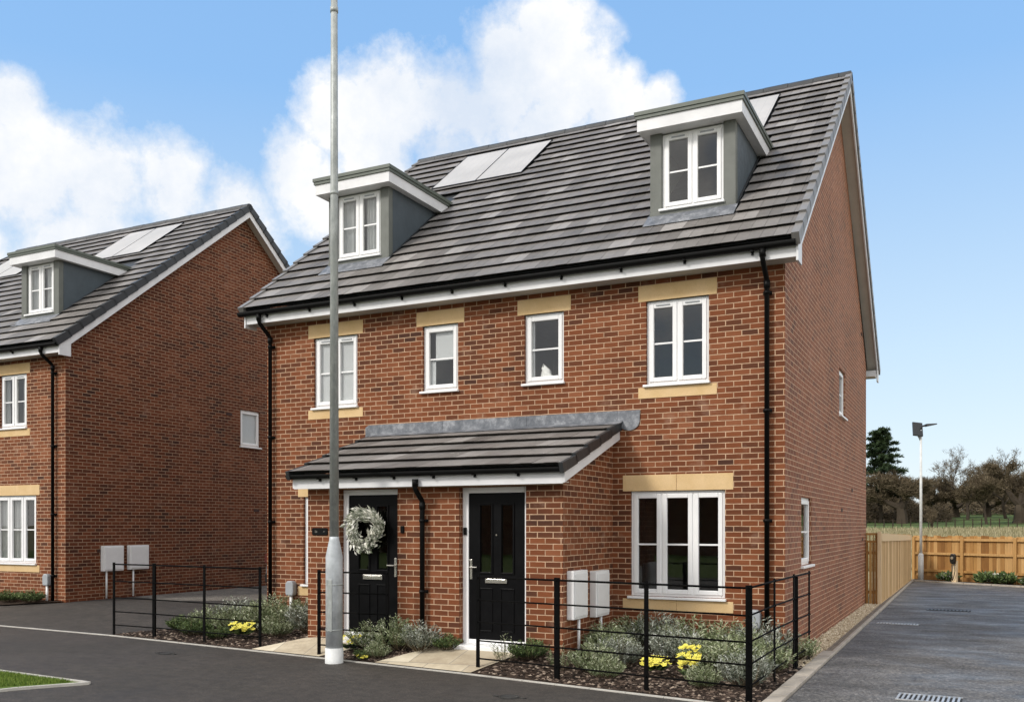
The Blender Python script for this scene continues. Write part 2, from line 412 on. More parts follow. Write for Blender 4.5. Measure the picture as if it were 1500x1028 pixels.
def path(name, fr, bk, dz):
    m = MB(); N = 8; V = []; F = []
    for i in range(N + 1):
        t = i / N
        for j in range(N + 1):
            u = j / N
            x0 = fr[0] + (fr[1] - fr[0]) * t; x1 = bk[0] + (bk[1] - bk[0]) * t
            x = x0 + (x1 - x0) * u; y = (kerb(x0) * (1 - u)) + bk[2] * u; V.append((x, y, max(g(x, y), dz * u) + .022))
    for i in range(N):
        for j in range(N): q = i * (N + 1) + j; F.append((q, q + N + 1, q + N + 2, q + 1))
    m.add(V, F); kind(m.build(name, 'sandstone'), 'structure')
path('door_path_right', (-4.80, -3.26), (-4.15, -2.88, -1.79), .17)
path('door_path_left', (-7.15, -5.80), (-6.42, -4.95, -1.79), .17)
# gravel strip
kind(sheet('gravel_base', [0., .335], lambda x: -.35, lambda x: 10.2, 6, .012, 'gravel_base'), 'structure')

rnd = random.Random(11)
def chips(name, area, n, size, mat, tag_kind='stuff', zoff=.015, flat=.35):
    m = MB()
    for _ in range(n):
        x, y = area()
        z = g(x, y) + zoff; s_ = size * rnd.uniform(.5, 1.4); a = rnd.uniform(0, 6.28); ca, sa = math.cos(a) * s_, math.sin(a) * s_
        h = s_ * rnd.uniform(flat * .5, flat * 1.6); w = rnd.uniform(.4, .8); tx, ty = rnd.uniform(-.4, .4) * h, rnd.uniform(-.4, .4) * h
        m.add([(x + ca, y + sa, z + ty), (x - sa * w, y + ca * w, z + tx), (x - ca, y - sa, z - ty + h * .3), (x + sa * w, y - ca * w, z), (x + tx, y + ty, z + h)],
              [(0, 1, 4), (1, 2, 4), (2, 3, 4), (3, 0, 4)], rnd.random())
    return kind(m.build(name, mat), tag_kind)
def a_bed_r():
    while 1:
        x = rnd.uniform(-3.2, .27); y = rnd.uniform(-3.2, .8)
        if y > kerb(x) + .04 and y < bed_back_R(x): 
            if x < -2.9 and y > kerb(x) + (x + 3.26) / .36 * .6: continue
            return x, y
def a_bed_m():
    while 1:
        x = rnd.uniform(-5.75, -4.0); y = rnd.uniform(-2.6, -1.8); u = (y - kerb(x)) / max(.1, -1.79 - kerb(x))
        if u > .05 and -5.80 + .85 * u + .03 < x < -4.80 + .65 * u - .03: return x, y
def a_bed_l():
    while 1:
        x = rnd.uniform(-10.4, -6.45); y = rnd.uniform(-2.2, 0)
        if kerb(x) + .03 < y < interp(x, [-10.5, -8.8, -6.4], [-1.70, .02, .02]) and not (x > -7.15 and y > -3 and x > -7.15 + (y - kerb(x)) * .9): return x, y
o = chips('bark_mulch', a_bed_r, 7000, .032, 'chip'); 
o = chips('bark_mulch_middle', a_bed_m, 2000, .032, 'chip')
o = chips('bark_mulch_left', a_bed_l, 4200, .032, 'chip')
chips('gravel', lambda: (rnd.uniform(.01, .335), 10.15 - 10.4 * rnd.random() ** .7 if rnd.random() < .5 else rnd.uniform(-.25, 10.15)), 9000, .016, 'pebble', zoff=.012, flat=.8)

# ------------------------------------------------------------------ house
S_ = .79; EY, EZ = -.40, 5.46; RY = 5.35
def roofz(y): return EZ + S_ * (y - EY)
RZ = roofz(RY); DEPTH = 2 * RY - .0
DEPTH = 10.4
SL = math.hypot(1, S_); cs, sn = 1 / SL, S_ / SL

def wall_grid(m, u0, u1, v0, v1, holes, f, rev=.11):
    us = sorted({u0, u1, *[h[0] for h in holes], *[h[1] for h in holes]}); vs = sorted({v0, v1, *[h[2] for h in holes], *[h[3] for h in holes]})
    for a, b in zip(us, us[1:]):
        for c, d in zip(vs, vs[1:]):
            cu, cv = (a + b) / 2, (c + d) / 2
            if any(h[0] < cu < h[1] and h[2] < cv < h[3] for h in holes): continue
            m.poly([f(a, c, 0), f(b, c, 0), f(b, d, 0), f(a, d, 0)])
    for h in holes:
        a, b, c, d = h[:4]
        m.poly([f(a, c, 0), f(a, d, 0), f(a, d, rev), f(a, c, rev)]); m.poly([f(b, d, 0), f(b, c, 0), f(b, c, rev), f(b, d, rev)])
        m.poly([f(a, d, 0), f(b, d, 0), f(b, d, rev), f(a, d, rev)]); m.poly([f(b, c, 0), f(a, c, 0), f(a, c, rev), f(b, c, rev)])

def window(root, X, u0, u1, v0, v1, n=2, bar=True, vents=True, sill=True, room=True, rec=.045, curtain=None, sillout=.06, name='window', room_mat='room_paint', depth=2.2, e=.5):
    """X: matrix taking (u along, w outward-negative-depth y, v up) to the house"""
    def nb():
        m = MB(); m.M = X; return m
    y = rec; o = .055
    f = nb()
    f.box(u0, u0 + o, y, y + .07, v0, v1); f.box(u1 - o, u1, y, y + .07, v0, v1)
    f.box(u0 + o, u1 - o, y, y + .07, v1 - o, v1); f.box(u0 + o, u1 - o, y, y + .07, v0, v0 + o)
    wdt = (u1 - u0) / n
    for i in range(1, n): f.box(u0 + i * wdt - .022, u0 + i * wdt + .022, y + .001, y + .069, v0 + o, v1 - o)
    fr = f.build(name, 'upvc_white', root, bevel=.006)
    gl = nb(); bars = nb()
    for i in range(n):
        a = u0 + i * wdt + (.04 if i == 0 else .012); b = u0 + (i + 1) * wdt - (.04 if i == n - 1 else .012)
        c, d = v0 + .04, v1 - .04; k = .062; yy = y - .014
        cm = nb(); cm.box(a, a + k, yy, yy + .05, c, d); cm.box(b - k, b, yy, yy + .05, c, d); cm.box(a + k, b - k, yy, yy + .05, c, c + k); cm.box(a + k, b - k, yy, yy + .05, d - k, d)
        cm.build('casement', 'upvc_white', fr, bevel=.008)
        gl.box(a + k - .004, b - k + .004, y + .018, y + .038, c + k - .004, d - k + .004)
        if bar:
            mid = (c + d) / 2 - .01
            bars = nb(); bars.box(a + k, b - k, y + .010, y + .017, mid - .012, mid + .012); bars.build('glazing_bar', 'upvc_white', fr)
        if vents:
            vm = nb(); mu = (a + b) / 2; vm.box(mu - .10, mu + .10, yy - .012, yy - .001, d - .032, d - .014); vm.build('trickle_vent', 'meter_grey', fr)
    gl.build('pane', 'glass', fr)
    if sill:
        s2 = nb(); s2.box(u0 - .035, u1 + .02, -sillout, y + .02, v0 - .035, v0 - .001); s2.build('sill', 'upvc_white', fr, bevel=.006)
    if curtain:
        kind_, cu = curtain; cm = nb()
        if kind_ == 'curtain':
            for (a, b) in cu:
                N = int((b - a) * 90) + 2; pts = [(a + (b - a) * i / N, y + .078 + .014 * math.sin(i * 1.9) + .008 * math.sin(i * .7)) for i in range(N + 1)]
                for p, q in zip(pts, pts[1:]): cm.poly([(p[0], p[1], v0 - .05), (q[0], q[1], v0 - .05), (q[0], q[1], v1 + .05), (p[0], p[1], v1 + .05)])
            cm.build('curtain', 'curtain', fr, smooth=True)
        else:
            for (a, b, c, d) in cu: cm.box(a, b, y + .046, y + .052, c, d)
            cm.build('blind', 'blind_white', fr)
    if room:
        rm = nb(); a, b, c, d = u0 - e, u1 + e, v0 - min(.45, e), v1 + min(.15, e * .05); y0, y1 = .115, depth
        rm.poly([(a, y1, c), (b, y1, c), (b, y1, d), (a, y1, d)]); rm.poly([(a, y0, c), (a, y1, c), (a, y1, d), (a, y0, d)]); rm.poly([(b, y0, c), (b, y1, c), (b, y1, d), (b, y0, d)])
        rm.poly([(a, y0, d), (b, y0, d), (b, y1, d), (a, y1, d)]); rm.poly([(a, y0, c), (b, y0, c), (b, y1, c), (a, y1, c)])
        # inner face of the outer wall round the opening
        rm.poly([(a, y0, c), (u0, y0, c), (u0, y0, d), (a, y0, d)]); rm.poly([(u1, y0, c), (b, y0, c), (b, y0, d), (u1, y0, d)])
        rm.poly([(u0, y0, v1), (u1, y0, v1), (u1, y0, d), (u0, y0, d)]); rm.poly([(u0, y0, c), (u1, y0, c), (u1, y0, v0), (u0, y0, v0)])
        rm.build('room', room_mat, fr)
    return fr

def tiles(name, root, x0, x1, ya, za, yb, slope, parent_parts, gauge=.362, tw=.168, excl=(), seed=3, M=None, hl=.16):
    rr = random.Random(seed); L = (yb - ya) * math.hypot(1, slope); N = round(L / gauge); gg = L / N
    c_, s_ = 1 / math.hypot(1, slope), slope / math.hypot(1, slope); m = MB(); m.M = M; th = .046
    def P(x, s, h): return (x, ya + s * c_ - h * s_, za + s * s_ + h * c_)
    for r in range(N):
        s0 = r * gg - .0; s1 = s0 + gg + .05; off = (tw if r % 2 else 0) + .04; prev_t = .5; kk = 0
        x = x0 - off
        while x < x1 - .01:
            a = max(x, x0); b = min(x + tw, x1); x += tw
            if b - a < .02: continue
            mx = (a + b) / 2; my = ya + (s0 + gg / 2) * c_
            if any(e[0] < mx < e[1] and e[2] < my < e[3] for e in excl): continue
            bow = rr.uniform(-.003, .003); t = rr.random(); t = t * .75 if t < .80 else .75 + (t - .80) * 1.25
            if t > .8 and rr.random() < .35: t = .6
            kk += 1
            if kk % 2: t = min(1, max(0, prev_t + rr.uniform(-.12, .12)))
            prev_t = t
            q = .0018
            p = [P(a + q, s0 + .09, -.002), P(b - q, s0 + .09, -.002), P(b - q, s1, -.012), P(a + q, s1, -.012), P(a + q, s0, th + bow), P(b - q, s0, th + bow), P(b - q, s1, .002), P(a + q, s1, .002)]
            m.hexa(p, t)
    return m.build(name, 'roof_tile', root, bevel=0)

def house(name, loc, W, wins, dormers, solars, side_wins, vents, verge_mat, porch=True, seed=1, left_pipe=True, pipeR=.22):
    root = empty(name, loc)
    I = Matrix.Identity(4)
    holes = [(w['x0'], w['x1'], w['z0'], w['z1']) for w in wins]
    top = 5.25
    # main walls
    m = MB(); base = -.4
    wall_grid(m, -W, 0, base, top, holes, lambda u, v, d: (u, d, v))
    m.poly([(-W, DEPTH, base), (-W, 0, base), (-W, 0, top), (-W, DEPTH / 2, RZ - .12), (-W, DEPTH, top)])
    m.poly([(0, DEPTH, base), (-W, DEPTH, base), (-W, DEPTH, top), (0, DEPTH, top)])
    m.build('wall', 'brick', root)
    m = MB(); sh = [(w[0], w[1], w[2], w[3]) for w in side_wins]
    wall_grid(m, 0, DEPTH, base, top, sh, lambda u, v, d: (-d, u, v), .11)
    m.poly([(0, 0, top), (0, DEPTH, top), (0, DEPTH, roofz(EY) + .02), (0, RY, RZ - .10), (0, 0, roofz(0) - .10)])
    m.build('gable_wall', 'brick_side' if name == 'semi_detached_house' else 'brick_shaded', root)
    for w in wins:
        fr = window(root, I, w['x0'], w['x1'], w['z0'], w['z1'], w.get('n', 2), vents=w.get('vents', True), curtain=w.get('curtain'), sillout=.05, room_mat=w.get('room', 'room_paint'))
        e = .1125
        if w.get('lintel', True):
            m = MB(); a, b = w['x0'] - e, w['x1'] + e
            cuts = [a, b] if b - a < 1.3 else [a, (a + b) / 2, b]
            for p, q in zip(cuts, cuts[1:]): m.box(p, q - (.004 if q != b else 0), -.006, .10, w['z1'] - .0, w['z1'] + .225)
            m.build('lintel', 'cast_stone', root, bevel=.004)
        if w.get('stone_sill', False):
            m = MB(); a, b = w['x0'] - e, w['x1'] + e; cuts = [a, b] if b - a < 1.3 else [a, (a + b) / 2, b]
            for p, q in zip(cuts, cuts[1:]): m.box(p, q - (.004 if q != b else 0), -.008, .10, w['z0'] - .19, w['z0'] - .038)
            m.build('stone_sill', 'cast_stone', root, bevel=.004)
    XS = Matrix(((0, -1, 0, 0), (1, 0, 0, 0), (0, 0, 1, 0), (0, 0, 0, 1)))
    for w in side_wins:
        window(root, XS, w[0], w[1], w[2], w[3], 1, vents=False, bar=w[4] if len(w) > 4 else True, sillout=.05, curtain=w[5] if len(w) > 5 else None, depth=.27 if w[0] < 2 else 2.2, e=.05 if w[0] < 2 else .5, room_mat='room_dark')
    for (y, z) in vents:
        m = MB(); m.box(-.05, .006, y - .11, y + .11, z - .036, z + .036)
        for k in range(5): m.box(.006, .010, y - .10, y + .10, z - .03 + k * .0135, z - .025 + k * .0135)
        m.build('air_brick', 'vent_brick', root)
    # ---- roof
    VX = .24; XL, XR = -W - VX, VX
    excl = [(d - .60, d + .60, .58, 3.0) for d in dormers]
    excl += [(s[0] + .02, s[1] - .02, 3.55, 4.75) for s in solars]
    tiles('roof_tiles', root, XL + .03, XR - .03, EY, EZ, RY, S_, None, excl=excl, seed=seed)
    m = MB()    # roof deck under the tiles and the back slope
    m.hexa([(XL + .03, EY + .06, EZ + .0), (XR - .03, EY + .06, EZ + .0), (XR - .03, RY, RZ - .05), (XL + .03, RY, RZ - .05),
            (XL + .03, EY + .03, EZ + .012), (XR - .03, EY + .03, EZ + .012), (XR - .03, RY, RZ - .012), (XL + .03, RY, RZ - .012)], .1)
    m.build('roof_deck', 'verge_dark', root)
    tiles('roof_tiles', root, -(XR - .03), -(XL + .03), 0, 0, RY - EY, S_, None, seed=seed + 9, M=Matrix.Translation((0, 2 * RY - EY, EZ)) @ Matrix.Rotation(math.pi, 4, 'Z'), tw=.9)
    # ridge
    m = MB(); x = XL; k = 0
    while x < XR - .05:
        b = min(x + .45, XR)
        prof = [(RY - .13, RZ - .07), (RY - .10, RZ + .005), (RY - .04, RZ + .052), (RY + .04, RZ + .052), (RY + .10, RZ + .005), (RY + .13, RZ - .07)]
        m.prism([(x + .004, p, q + (.004 if k % 2 else 0)) for p, q in prof], (b - x - .008, 0, 0), .25); x = b; k += 1
    m.build('ridge', 'verge_dark', root)
    # verge caps (stepped, one per course), both ends
    L = (RY - EY) * SL; N = round(L / .362); gg = L / N
    for xs, inner in ((XR, -1), (XL, 1)):
        m = MB()
        for back in (0, 1):
            for r in range(N):
                s0, s1 = r * gg - .02, (r + 1) * gg + .02
                def P(x, s, h):
                    y = EY + s * cs - h * sn; z = EZ + s * sn + h * cs
                    return (x, y if not back else 2 * RY - y, z)
                xa, xb = sorted((xs + inner * .085, xs + inner * -.012))
                # top flange and drop
                q = [P(xa, s0, -.10), P(xb, s0, -.10), P(xb, s1, -.115), P(xa, s1, -.115), P(xa, s0, .066), P(xb, s0, .066), P(xb, s1, .030), P(xa, s1, .030)]
                if back: q = [q[1], q[0], q[3], q[2], q[5], q[4], q[7], q[6]]
                m.hexa(q)
        m.build('verge', verge_mat, root)
        # barge board and gable soffit
        m = MB()
        for back in (0, 1):
            Y = (lambda y: y) if not back else (lambda y: 2 * RY - y)
            x1_, x2_ = sorted((xs + inner * .045, xs + inner * .02))
            bd = .20
            y0, z0, y1, z1 = EY + .10, roofz(EY + .10) - .10, RY, RZ - .10
            q = [(x1_, Y(y0), z0 - bd), (x2_, Y(y0), z0 - bd), (x2_, Y(y1), z1 - bd), (x1_, Y(y1), z1 - bd), (x1_, Y(y0), z0), (x2_, Y(y0), z0), (x2_, Y(y1), z1), (x1_, Y(y1), z1)]
            if back: q = [q[1], q[0], q[3], q[2], q[5], q[4], q[7], q[6]]
            m.hexa(q)
            # box end
            m.prism([(x1_ - .001, Y(EY + .08), EZ - .28), (x1_ - .001, Y(EY + .36), EZ - .28), (x1_ - .001, Y(EY + .36), EZ + .02), (x1_ - .001, Y(EY + .08), EZ - .04)], (x2_ - x1_ + .003, 0, 0))
        m.build('barge_board', 'fascia_white', root)
        m = MB()
        for back in (0, 1):
            Y = (lambda y: y) if not back else (lambda y: 2 * RY - y)
            a, b = sorted((xs + inner * .045, 0 if inner < 0 else -W))
            y0, z0, y1, z1 = EY + .12, roofz(EY + .12) - .26, RY, RZ - .26
            q = [(a, Y(y0), z0), (b, Y(y0), z0), (b, Y(y1), z1), (a, Y(y1), z1), (a, Y(y0), z0 + .012), (b, Y(y0), z0 + .012), (b, Y(y1), z1 + .012), (a, Y(y1), z1 + .012)]
            if back: q = [q[1], q[0], q[3], q[2], q[5], q[4], q[7], q[6]]
            m.hexa(q)
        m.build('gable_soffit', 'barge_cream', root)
    # eaves fascia, soffit, gutter
    for fy, sgn in ((-.30, 1), (DEPTH + .30, -1)):
        m = MB(); m.box(XL + .05, XR - .05, fy, fy + sgn * .018, 5.235, 5.43); [m.box(xj, xj + .045, fy - sgn * .004, fy + sgn * .001, 5.233, 5.432) for xj in (-3.1, -6.2)]; m.build('fascia', 'fascia_white', root)
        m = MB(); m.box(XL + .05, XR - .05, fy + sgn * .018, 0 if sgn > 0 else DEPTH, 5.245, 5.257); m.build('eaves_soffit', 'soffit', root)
        gm = MB(); prof = [(.0, .040), (.0, .02)] + [(-.055 + .055 * math.cos(a), .018 - .048 * math.sin(a)) for a in frange(0, math.pi, 8)] + [(-.11, .040), (-.104, .040)] + [(-.055 - .049 * math.cos(a), .018 - .042 * math.sin(a)) for a in frange(0, math.pi, 8)] + [(-.006, .040)]
        gy = fy - sgn * .002; gz = 5.39
        gm.prism([(XL - .06, gy + sgn * a, gz + b) for a, b in prof], (XR - XL + .02, 0, 0))
        for xe in (XL - .06, XR - .045): gm.prism([(xe, gy + sgn * a, gz + b) for a, b in prof[:12]], (.005, 0, 0))
        x = XL + .5
        while x < XR:
            gm.box(x, x + .03, gy - sgn * .0, gy - sgn * .085, gz - .045, gz - .028); gm.box(x, x + .03, gy - .004 * sgn, gy - sgn * .03, gz - .075, gz - .028); x += .9
        gm.build('gutter', 'black_plastic', root)
    pipes = [(-pipeR, 0)]
    if left_pipe: pipes.append((-W + .13, 0))
    for (x, _) in pipes:
        m = MB(); r_ = .034
        zb = g(loc[0] + x, loc[1] - .1) - loc[2] + .02
        m.tube([(x, -.357, 5.36), (x, -.357, 5.27), (x, -.33, 5.22), (x, -.11, 5.06), (x, -.07, 5.01), (x, -.07, zb)], r_, 12)
        m.tube([(x, -.357, 5.37), (x, -.357, 5.27)], r_ + .008, 12); m.tube([(x, -.07, 5.03), (x, -.07, 4.93)], r_ + .008, 12)
        for z in (4.85, 3.3, 1.85, .55):
            m.tube([(x, -.07, z), (x, -.07, z + .04)], r_ + .009, 12); m.box(x - .055, x + .055, -.04, -.0, z, z + .04)
        m.build('downpipe', 'black_plastic', root, smooth=True)
    # ---- dormers
    for k, d in enumerate(dormers):
        fy = .68; hw = .63; zb = roofz(fy) - .05; zt = 7.56; by = 2.6
        bo = MB()
        wx0, wx1, wz0, wz1 = d - .455, d + .455, 6.44, 7.545
        # front cheeks, apron
        bo.box(d - hw, wx0, fy, fy + .12, zb, zt); bo.box(wx1, d + hw, fy, fy + .12, zb, zt); bo.box(wx0, wx1, fy, fy + .12, zb, wz0 - .001)
        bo.box(d - hw - .006, d + hw + .006, fy - .012, fy + .02, zb - .02, wz0 - .035)
        dm = bo.build('dormer', 'dormer_grey', root, bevel=.006)
        # side cheeks
        for sx in (-1, 1):
            xa, xb = sorted((d + sx * hw, d + sx * (hw - .05)))
            c_ = MB(); yb_ = (zt - EZ) / S_ + EY + .1
            c_.prism([(xa, fy + .121, roofz(fy + .12) - .06), (xa, yb_, roofz(yb_) - .06), (xa, yb_, zt), (xa, fy + .121, zt)], (xb - xa, 0, 0)); c_.build('dormer_cheek', 'dormer_grey_shaded', dm)
            c_ = MB(); xo = d + sx * (hw + .004)
            c_.prism([(min(xo, d + sx * (hw + .03)), fy - .0, roofz(fy) + .028), (min(xo, d + sx * (hw + .03)), by - .05, roofz(by - .05) + .034), (min(xo, d + sx * (hw + .03)), by - .05, roofz(by - .05) + .055), (min(xo, d + sx * (hw + .03)), fy, roofz(fy) + .05)], (.026, 0, 0))
            c_.build('dormer_flashing', 'verge_dark', dm)
        Xd = Matrix.Translation((0, fy, 0))
        wf = window(dm, Xd, wx0, wx1, wz0, wz1, 2, sillout=.05, curtain=(('curtain', [(wx0, wx0 + .34), (wx1 - .36, wx1)]) if (k == 1 or name != 'semi_detached_house') else None), name='dormer_window', depth=1.6, e=.11)
        # lead apron on the tiles
        c_ = MB(); c_.hexa([(d - hw - .03, fy - .26, roofz(fy - .26) + .032), (d + hw + .03, fy - .26, roofz(fy - .26) + .032), (d + hw + .03, fy - .01, roofz(fy - .01) + .040), (d - hw - .03, fy - .01, roofz(fy - .01) + .040),
                            (d - hw - .03, fy - .26, roofz(fy - .26) + .040), (d + hw + .03, fy - .26, roofz(fy - .26) + .040), (d + hw + .03, fy - .01, roofz(fy - .01) + .052), (d - hw - .03, fy - .01, roofz(fy - .01) + .052)])
        c_.build('dormer_apron', 'lead', dm)
        # flat roof
        x0, x1, y0 = d - .765, d + .765, fy - .20; yb2 = (7.70 - EZ) / S_ + EY
        c_ = MB(); c_.box(x0, x1, y0, y0 + .02, zt - .0, zt + .172); c_.box(x0, x0 + .02, y0 + .02, yb2, zt, zt + .172); c_.box(x1 - .02, x1, y0 + .02, yb2, zt, zt + .172)
        c_.box(x0 + .02, x1 - .02, y0 + .02, fy + .15, zt + .004, zt + .014)
        c_.box(x0 + .02, d - hw, fy + .15, yb2, zt + .004, zt + .014); c_.box(d + hw, x1 - .02, fy + .15, yb2, zt + .004, zt + .014)
        c_.build('dormer_fascia', 'fascia_white', dm)
        c_ = MB(); yb3 = (zt + .27 - EZ) / S_ + EY + .05
        c_.box(x0 - .022, x1 + .022, y0 - .022, yb3, zt + .174, zt + .222); c_.box(x0 - .036, x1 + .036, y0 - .036, yb3, zt + .222, zt + .278)
        c_.build('dormer_roof', 'dormer_trim', dm)
    # ---- solar panels
    for (a, b) in solars:
        h = (b - a) / 2
        for i in range(2):
            xa, xb = a + i * h + .012, a + (i + 1) * h - .012
            ya, yb_ = 3.41, 4.86
            def q(y, hh): return roofz(y) + hh
            m = MB(); m.hexa([(xa, ya, q(ya, .02)), (xb, ya, q(ya, .02)), (xb, yb_, q(yb_, .02)), (xa, yb_, q(yb_, .02)), (xa, ya, q(ya, .068)), (xb, ya, q(ya, .068)), (xb, yb_, q(yb_, .068)), (xa, yb_, q(yb_, .068))])
            sp = m.build('solar_panel', 'solar_glass', root)
            m = MB(); f_ = .018
            for (p0, p1, r0, r1) in ((xa - f_, xa, ya, yb_), (xb, xb + f_ * .5, ya, yb_), (xa - f_, xb + f_, ya - f_, ya), (xa - f_, xb + f_, yb_, yb_ + f_)):
                m.hexa([(p0, r0, q(r0, .02)), (p1, r0, q(r0, .02)), (p1, r1, q(r1, .02)), (p0, r1, q(r1, .02)), (p0, r0, q(r0, .072)), (p1, r0, q(r0, .072)), (p1, r1, q(r1, .072)), (p0, r1, q(r1, .072))])
            m.build('panel_frame', 'black_plastic', sp)
    return root

def door(root, x0, x1, yw, hand, z0=.18, zt=2.31):
    y = yw + .095
    m = MB(); m.box(x0, x0 + .088, y, y + .07, z0, zt); m.box(x1 - .062, x1, y, y + .07, z0, zt); m.box(x0 + .088, x1 - .062, y, y + .07, zt - .075, zt)
    m.box(x0 + .088, x1 - .062, y, y + .07, z0 + .06, z0 + .12)
    d = m.build('door', 'upvc_white', root, bevel=.006)
    m = MB(); m.box(x0 - .04, x1 + .02, yw - .10, y + .07, z0 - .16, z0 + .058); m.build('threshold', 'upvc_white', d, bevel=.008)
    a, b = x0 + .091, x1 - .065; c, e = z0 + .125, zt - .078; yf = y + .012
    mid = (a + b) / 2; gw = .165
    g1 = (mid - .075 - gw, mid - .075, c + .885, e - .16); g2 = (mid + .075, mid + .075 + gw, g1[2], g1[3])
    m = MB(); wall_grid(m, a, b, c, e, [g1, g2], lambda u, v, dd: (u, yf + dd, v), .03)
    m.box(a, b, yf + .03, yf + .045, c, g1[2] - .001); 
    # raised mouldings round the glass and the lower panels
    def mould(p, w=.022, h=.014):
        u0, u1, v0, v1 = p
        m.box(u0 - w, u0, yf - h, yf + .002, v0 - w, v1 + w); m.box(u1, u1 + w, yf - h, yf + .002, v0 - w, v1 + w)
        m.box(u0, u1, yf - h, yf + .002, v0 - w, v0); m.box(u0, u1, yf - h, yf + .002, v1, v1 + w)
    mould(g1); mould(g2); mould((g1[0], g1[1], c + .12, c + .66), .018, .010); mould((g2[0], g2[1], c + .12, c + .66), .018, .010)
    m.build('door_leaf', 'door_black', d, bevel=.003)
    m = MB()
    for p in (g1, g2): m.box(p[0] - .002, p[1] + .002, yf + .012, yf + .022, p[2], p[3])
    m.build('door_glass', 'glass', d)
    m = MB(); yy = 1.2
    rm = MB(); rm.poly([(a - .3, yf + 1.6, c), (b + .3, yf + 1.6, c), (b + .3, yf + 1.6, e), (a - .3, yf + 1.6, e)]); rm.poly([(a - .3, yf + .2, c), (a - .3, yf + 1.6, c), (a - .3, yf + 1.6, e), (a - .3, yf + .2, e)])
    rm.poly([(b + .3, yf + .2, c), (b + .3, yf + 1.6, c), (b + .3, yf + 1.6, e), (b + .3, yf + .2, e)]); rm.poly([(a - .3, yf + .2, e), (b + .3, yf + .2, e), (b + .3, yf + 1.6, e), (a - .3, yf + 1.6, e)]); rm.poly([(a - .3, yf + .2, c), (b + .3, yf + .2, c), (b + .3, yf + 1.6, c), (a - .3, yf + 1.6, c)])
    rm.build('hallway', 'room_dark', d)
    m = MB(); m.box(mid - .16, mid + .16, yf - .022, yf + .001, c + .745, c + .812); m.box(mid - .135, mid + .135, yf - .028, yf - .022, c + .757, c + .80); m.build('letterbox', 'chrome', d, bevel=.006)
    m = MB(); m.tube([(mid, yf - .008, e - .55), (mid, yf + .001, e - .55)], .012, 12); m.build('spyhole', 'chrome', d)
    hx = a + .035 if hand < 0 else b - .035; dx = 1 if hand < 0 else -1
    m = MB(); m.box(hx - .017, hx + .017, yf - .012, yf + .001, c + .79, c + 1.05); m.tube([(hx, yf - .012, c + .95), (hx, yf - .055, c + .95), (hx + dx * .11, yf - .055, c + .95)], .010, 8); m.build('handle', 'chrome', d, bevel=.003)
    return d

W = 8.73; C = -W / 2
def mir(a, b): return (-W - b, -W - a)
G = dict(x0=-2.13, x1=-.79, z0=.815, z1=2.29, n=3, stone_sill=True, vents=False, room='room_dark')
B2 = dict(x0=-1.90, x1=-1.01, z0=3.775, z1=4.945, n=2, stone_sill=True)
SM = dict(x0=-3.795, x1=-3.155, z0=3.915, z1=4.945, n=1, vents=False)
def mirw(w, **k):
    d = dict(w); d['x0'], d['x1'] = mir(w['x0'], w['x1']); d.update(k); return d
B2L = mirw(B2); B2L['curtain'] = ('blind', [(B2L['x0'], B2L['x1'], 3.72, 4.95)])
SML = mirw(SM); SML['curtain'] = ('blind', [(SML['x0'], SML['x1'], 4.40, 4.95), (SML['x0'] + .0, SML['x0'] + .19, 3.9, 4.95)])
SMR = dict(SM); SMR['curtain'] = ('blind', [(SM['x0'] + .0, SM['x0'] + .135, 3.9, 4.95)])
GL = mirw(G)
main = house('semi_detached_house', (0, 0, 0), W, [G, B2, SMR, SML, B2L, GL], [-1.43, -7.30], [(-2.92, -.94), (-7.48, -5.49)],
             [(1.30, 2.25, 1.22, 2.22), (5.55, 6.45, 3.86, 4.74)], [(5.92, 2.10), (7.59, 2.53), (9.42, 6.05), (9.6, 1.5)], 'verge_grey', seed=5)
tag(main, 'nearest brick house pair with two grey dormers and a shared lean-to porch', 'house')

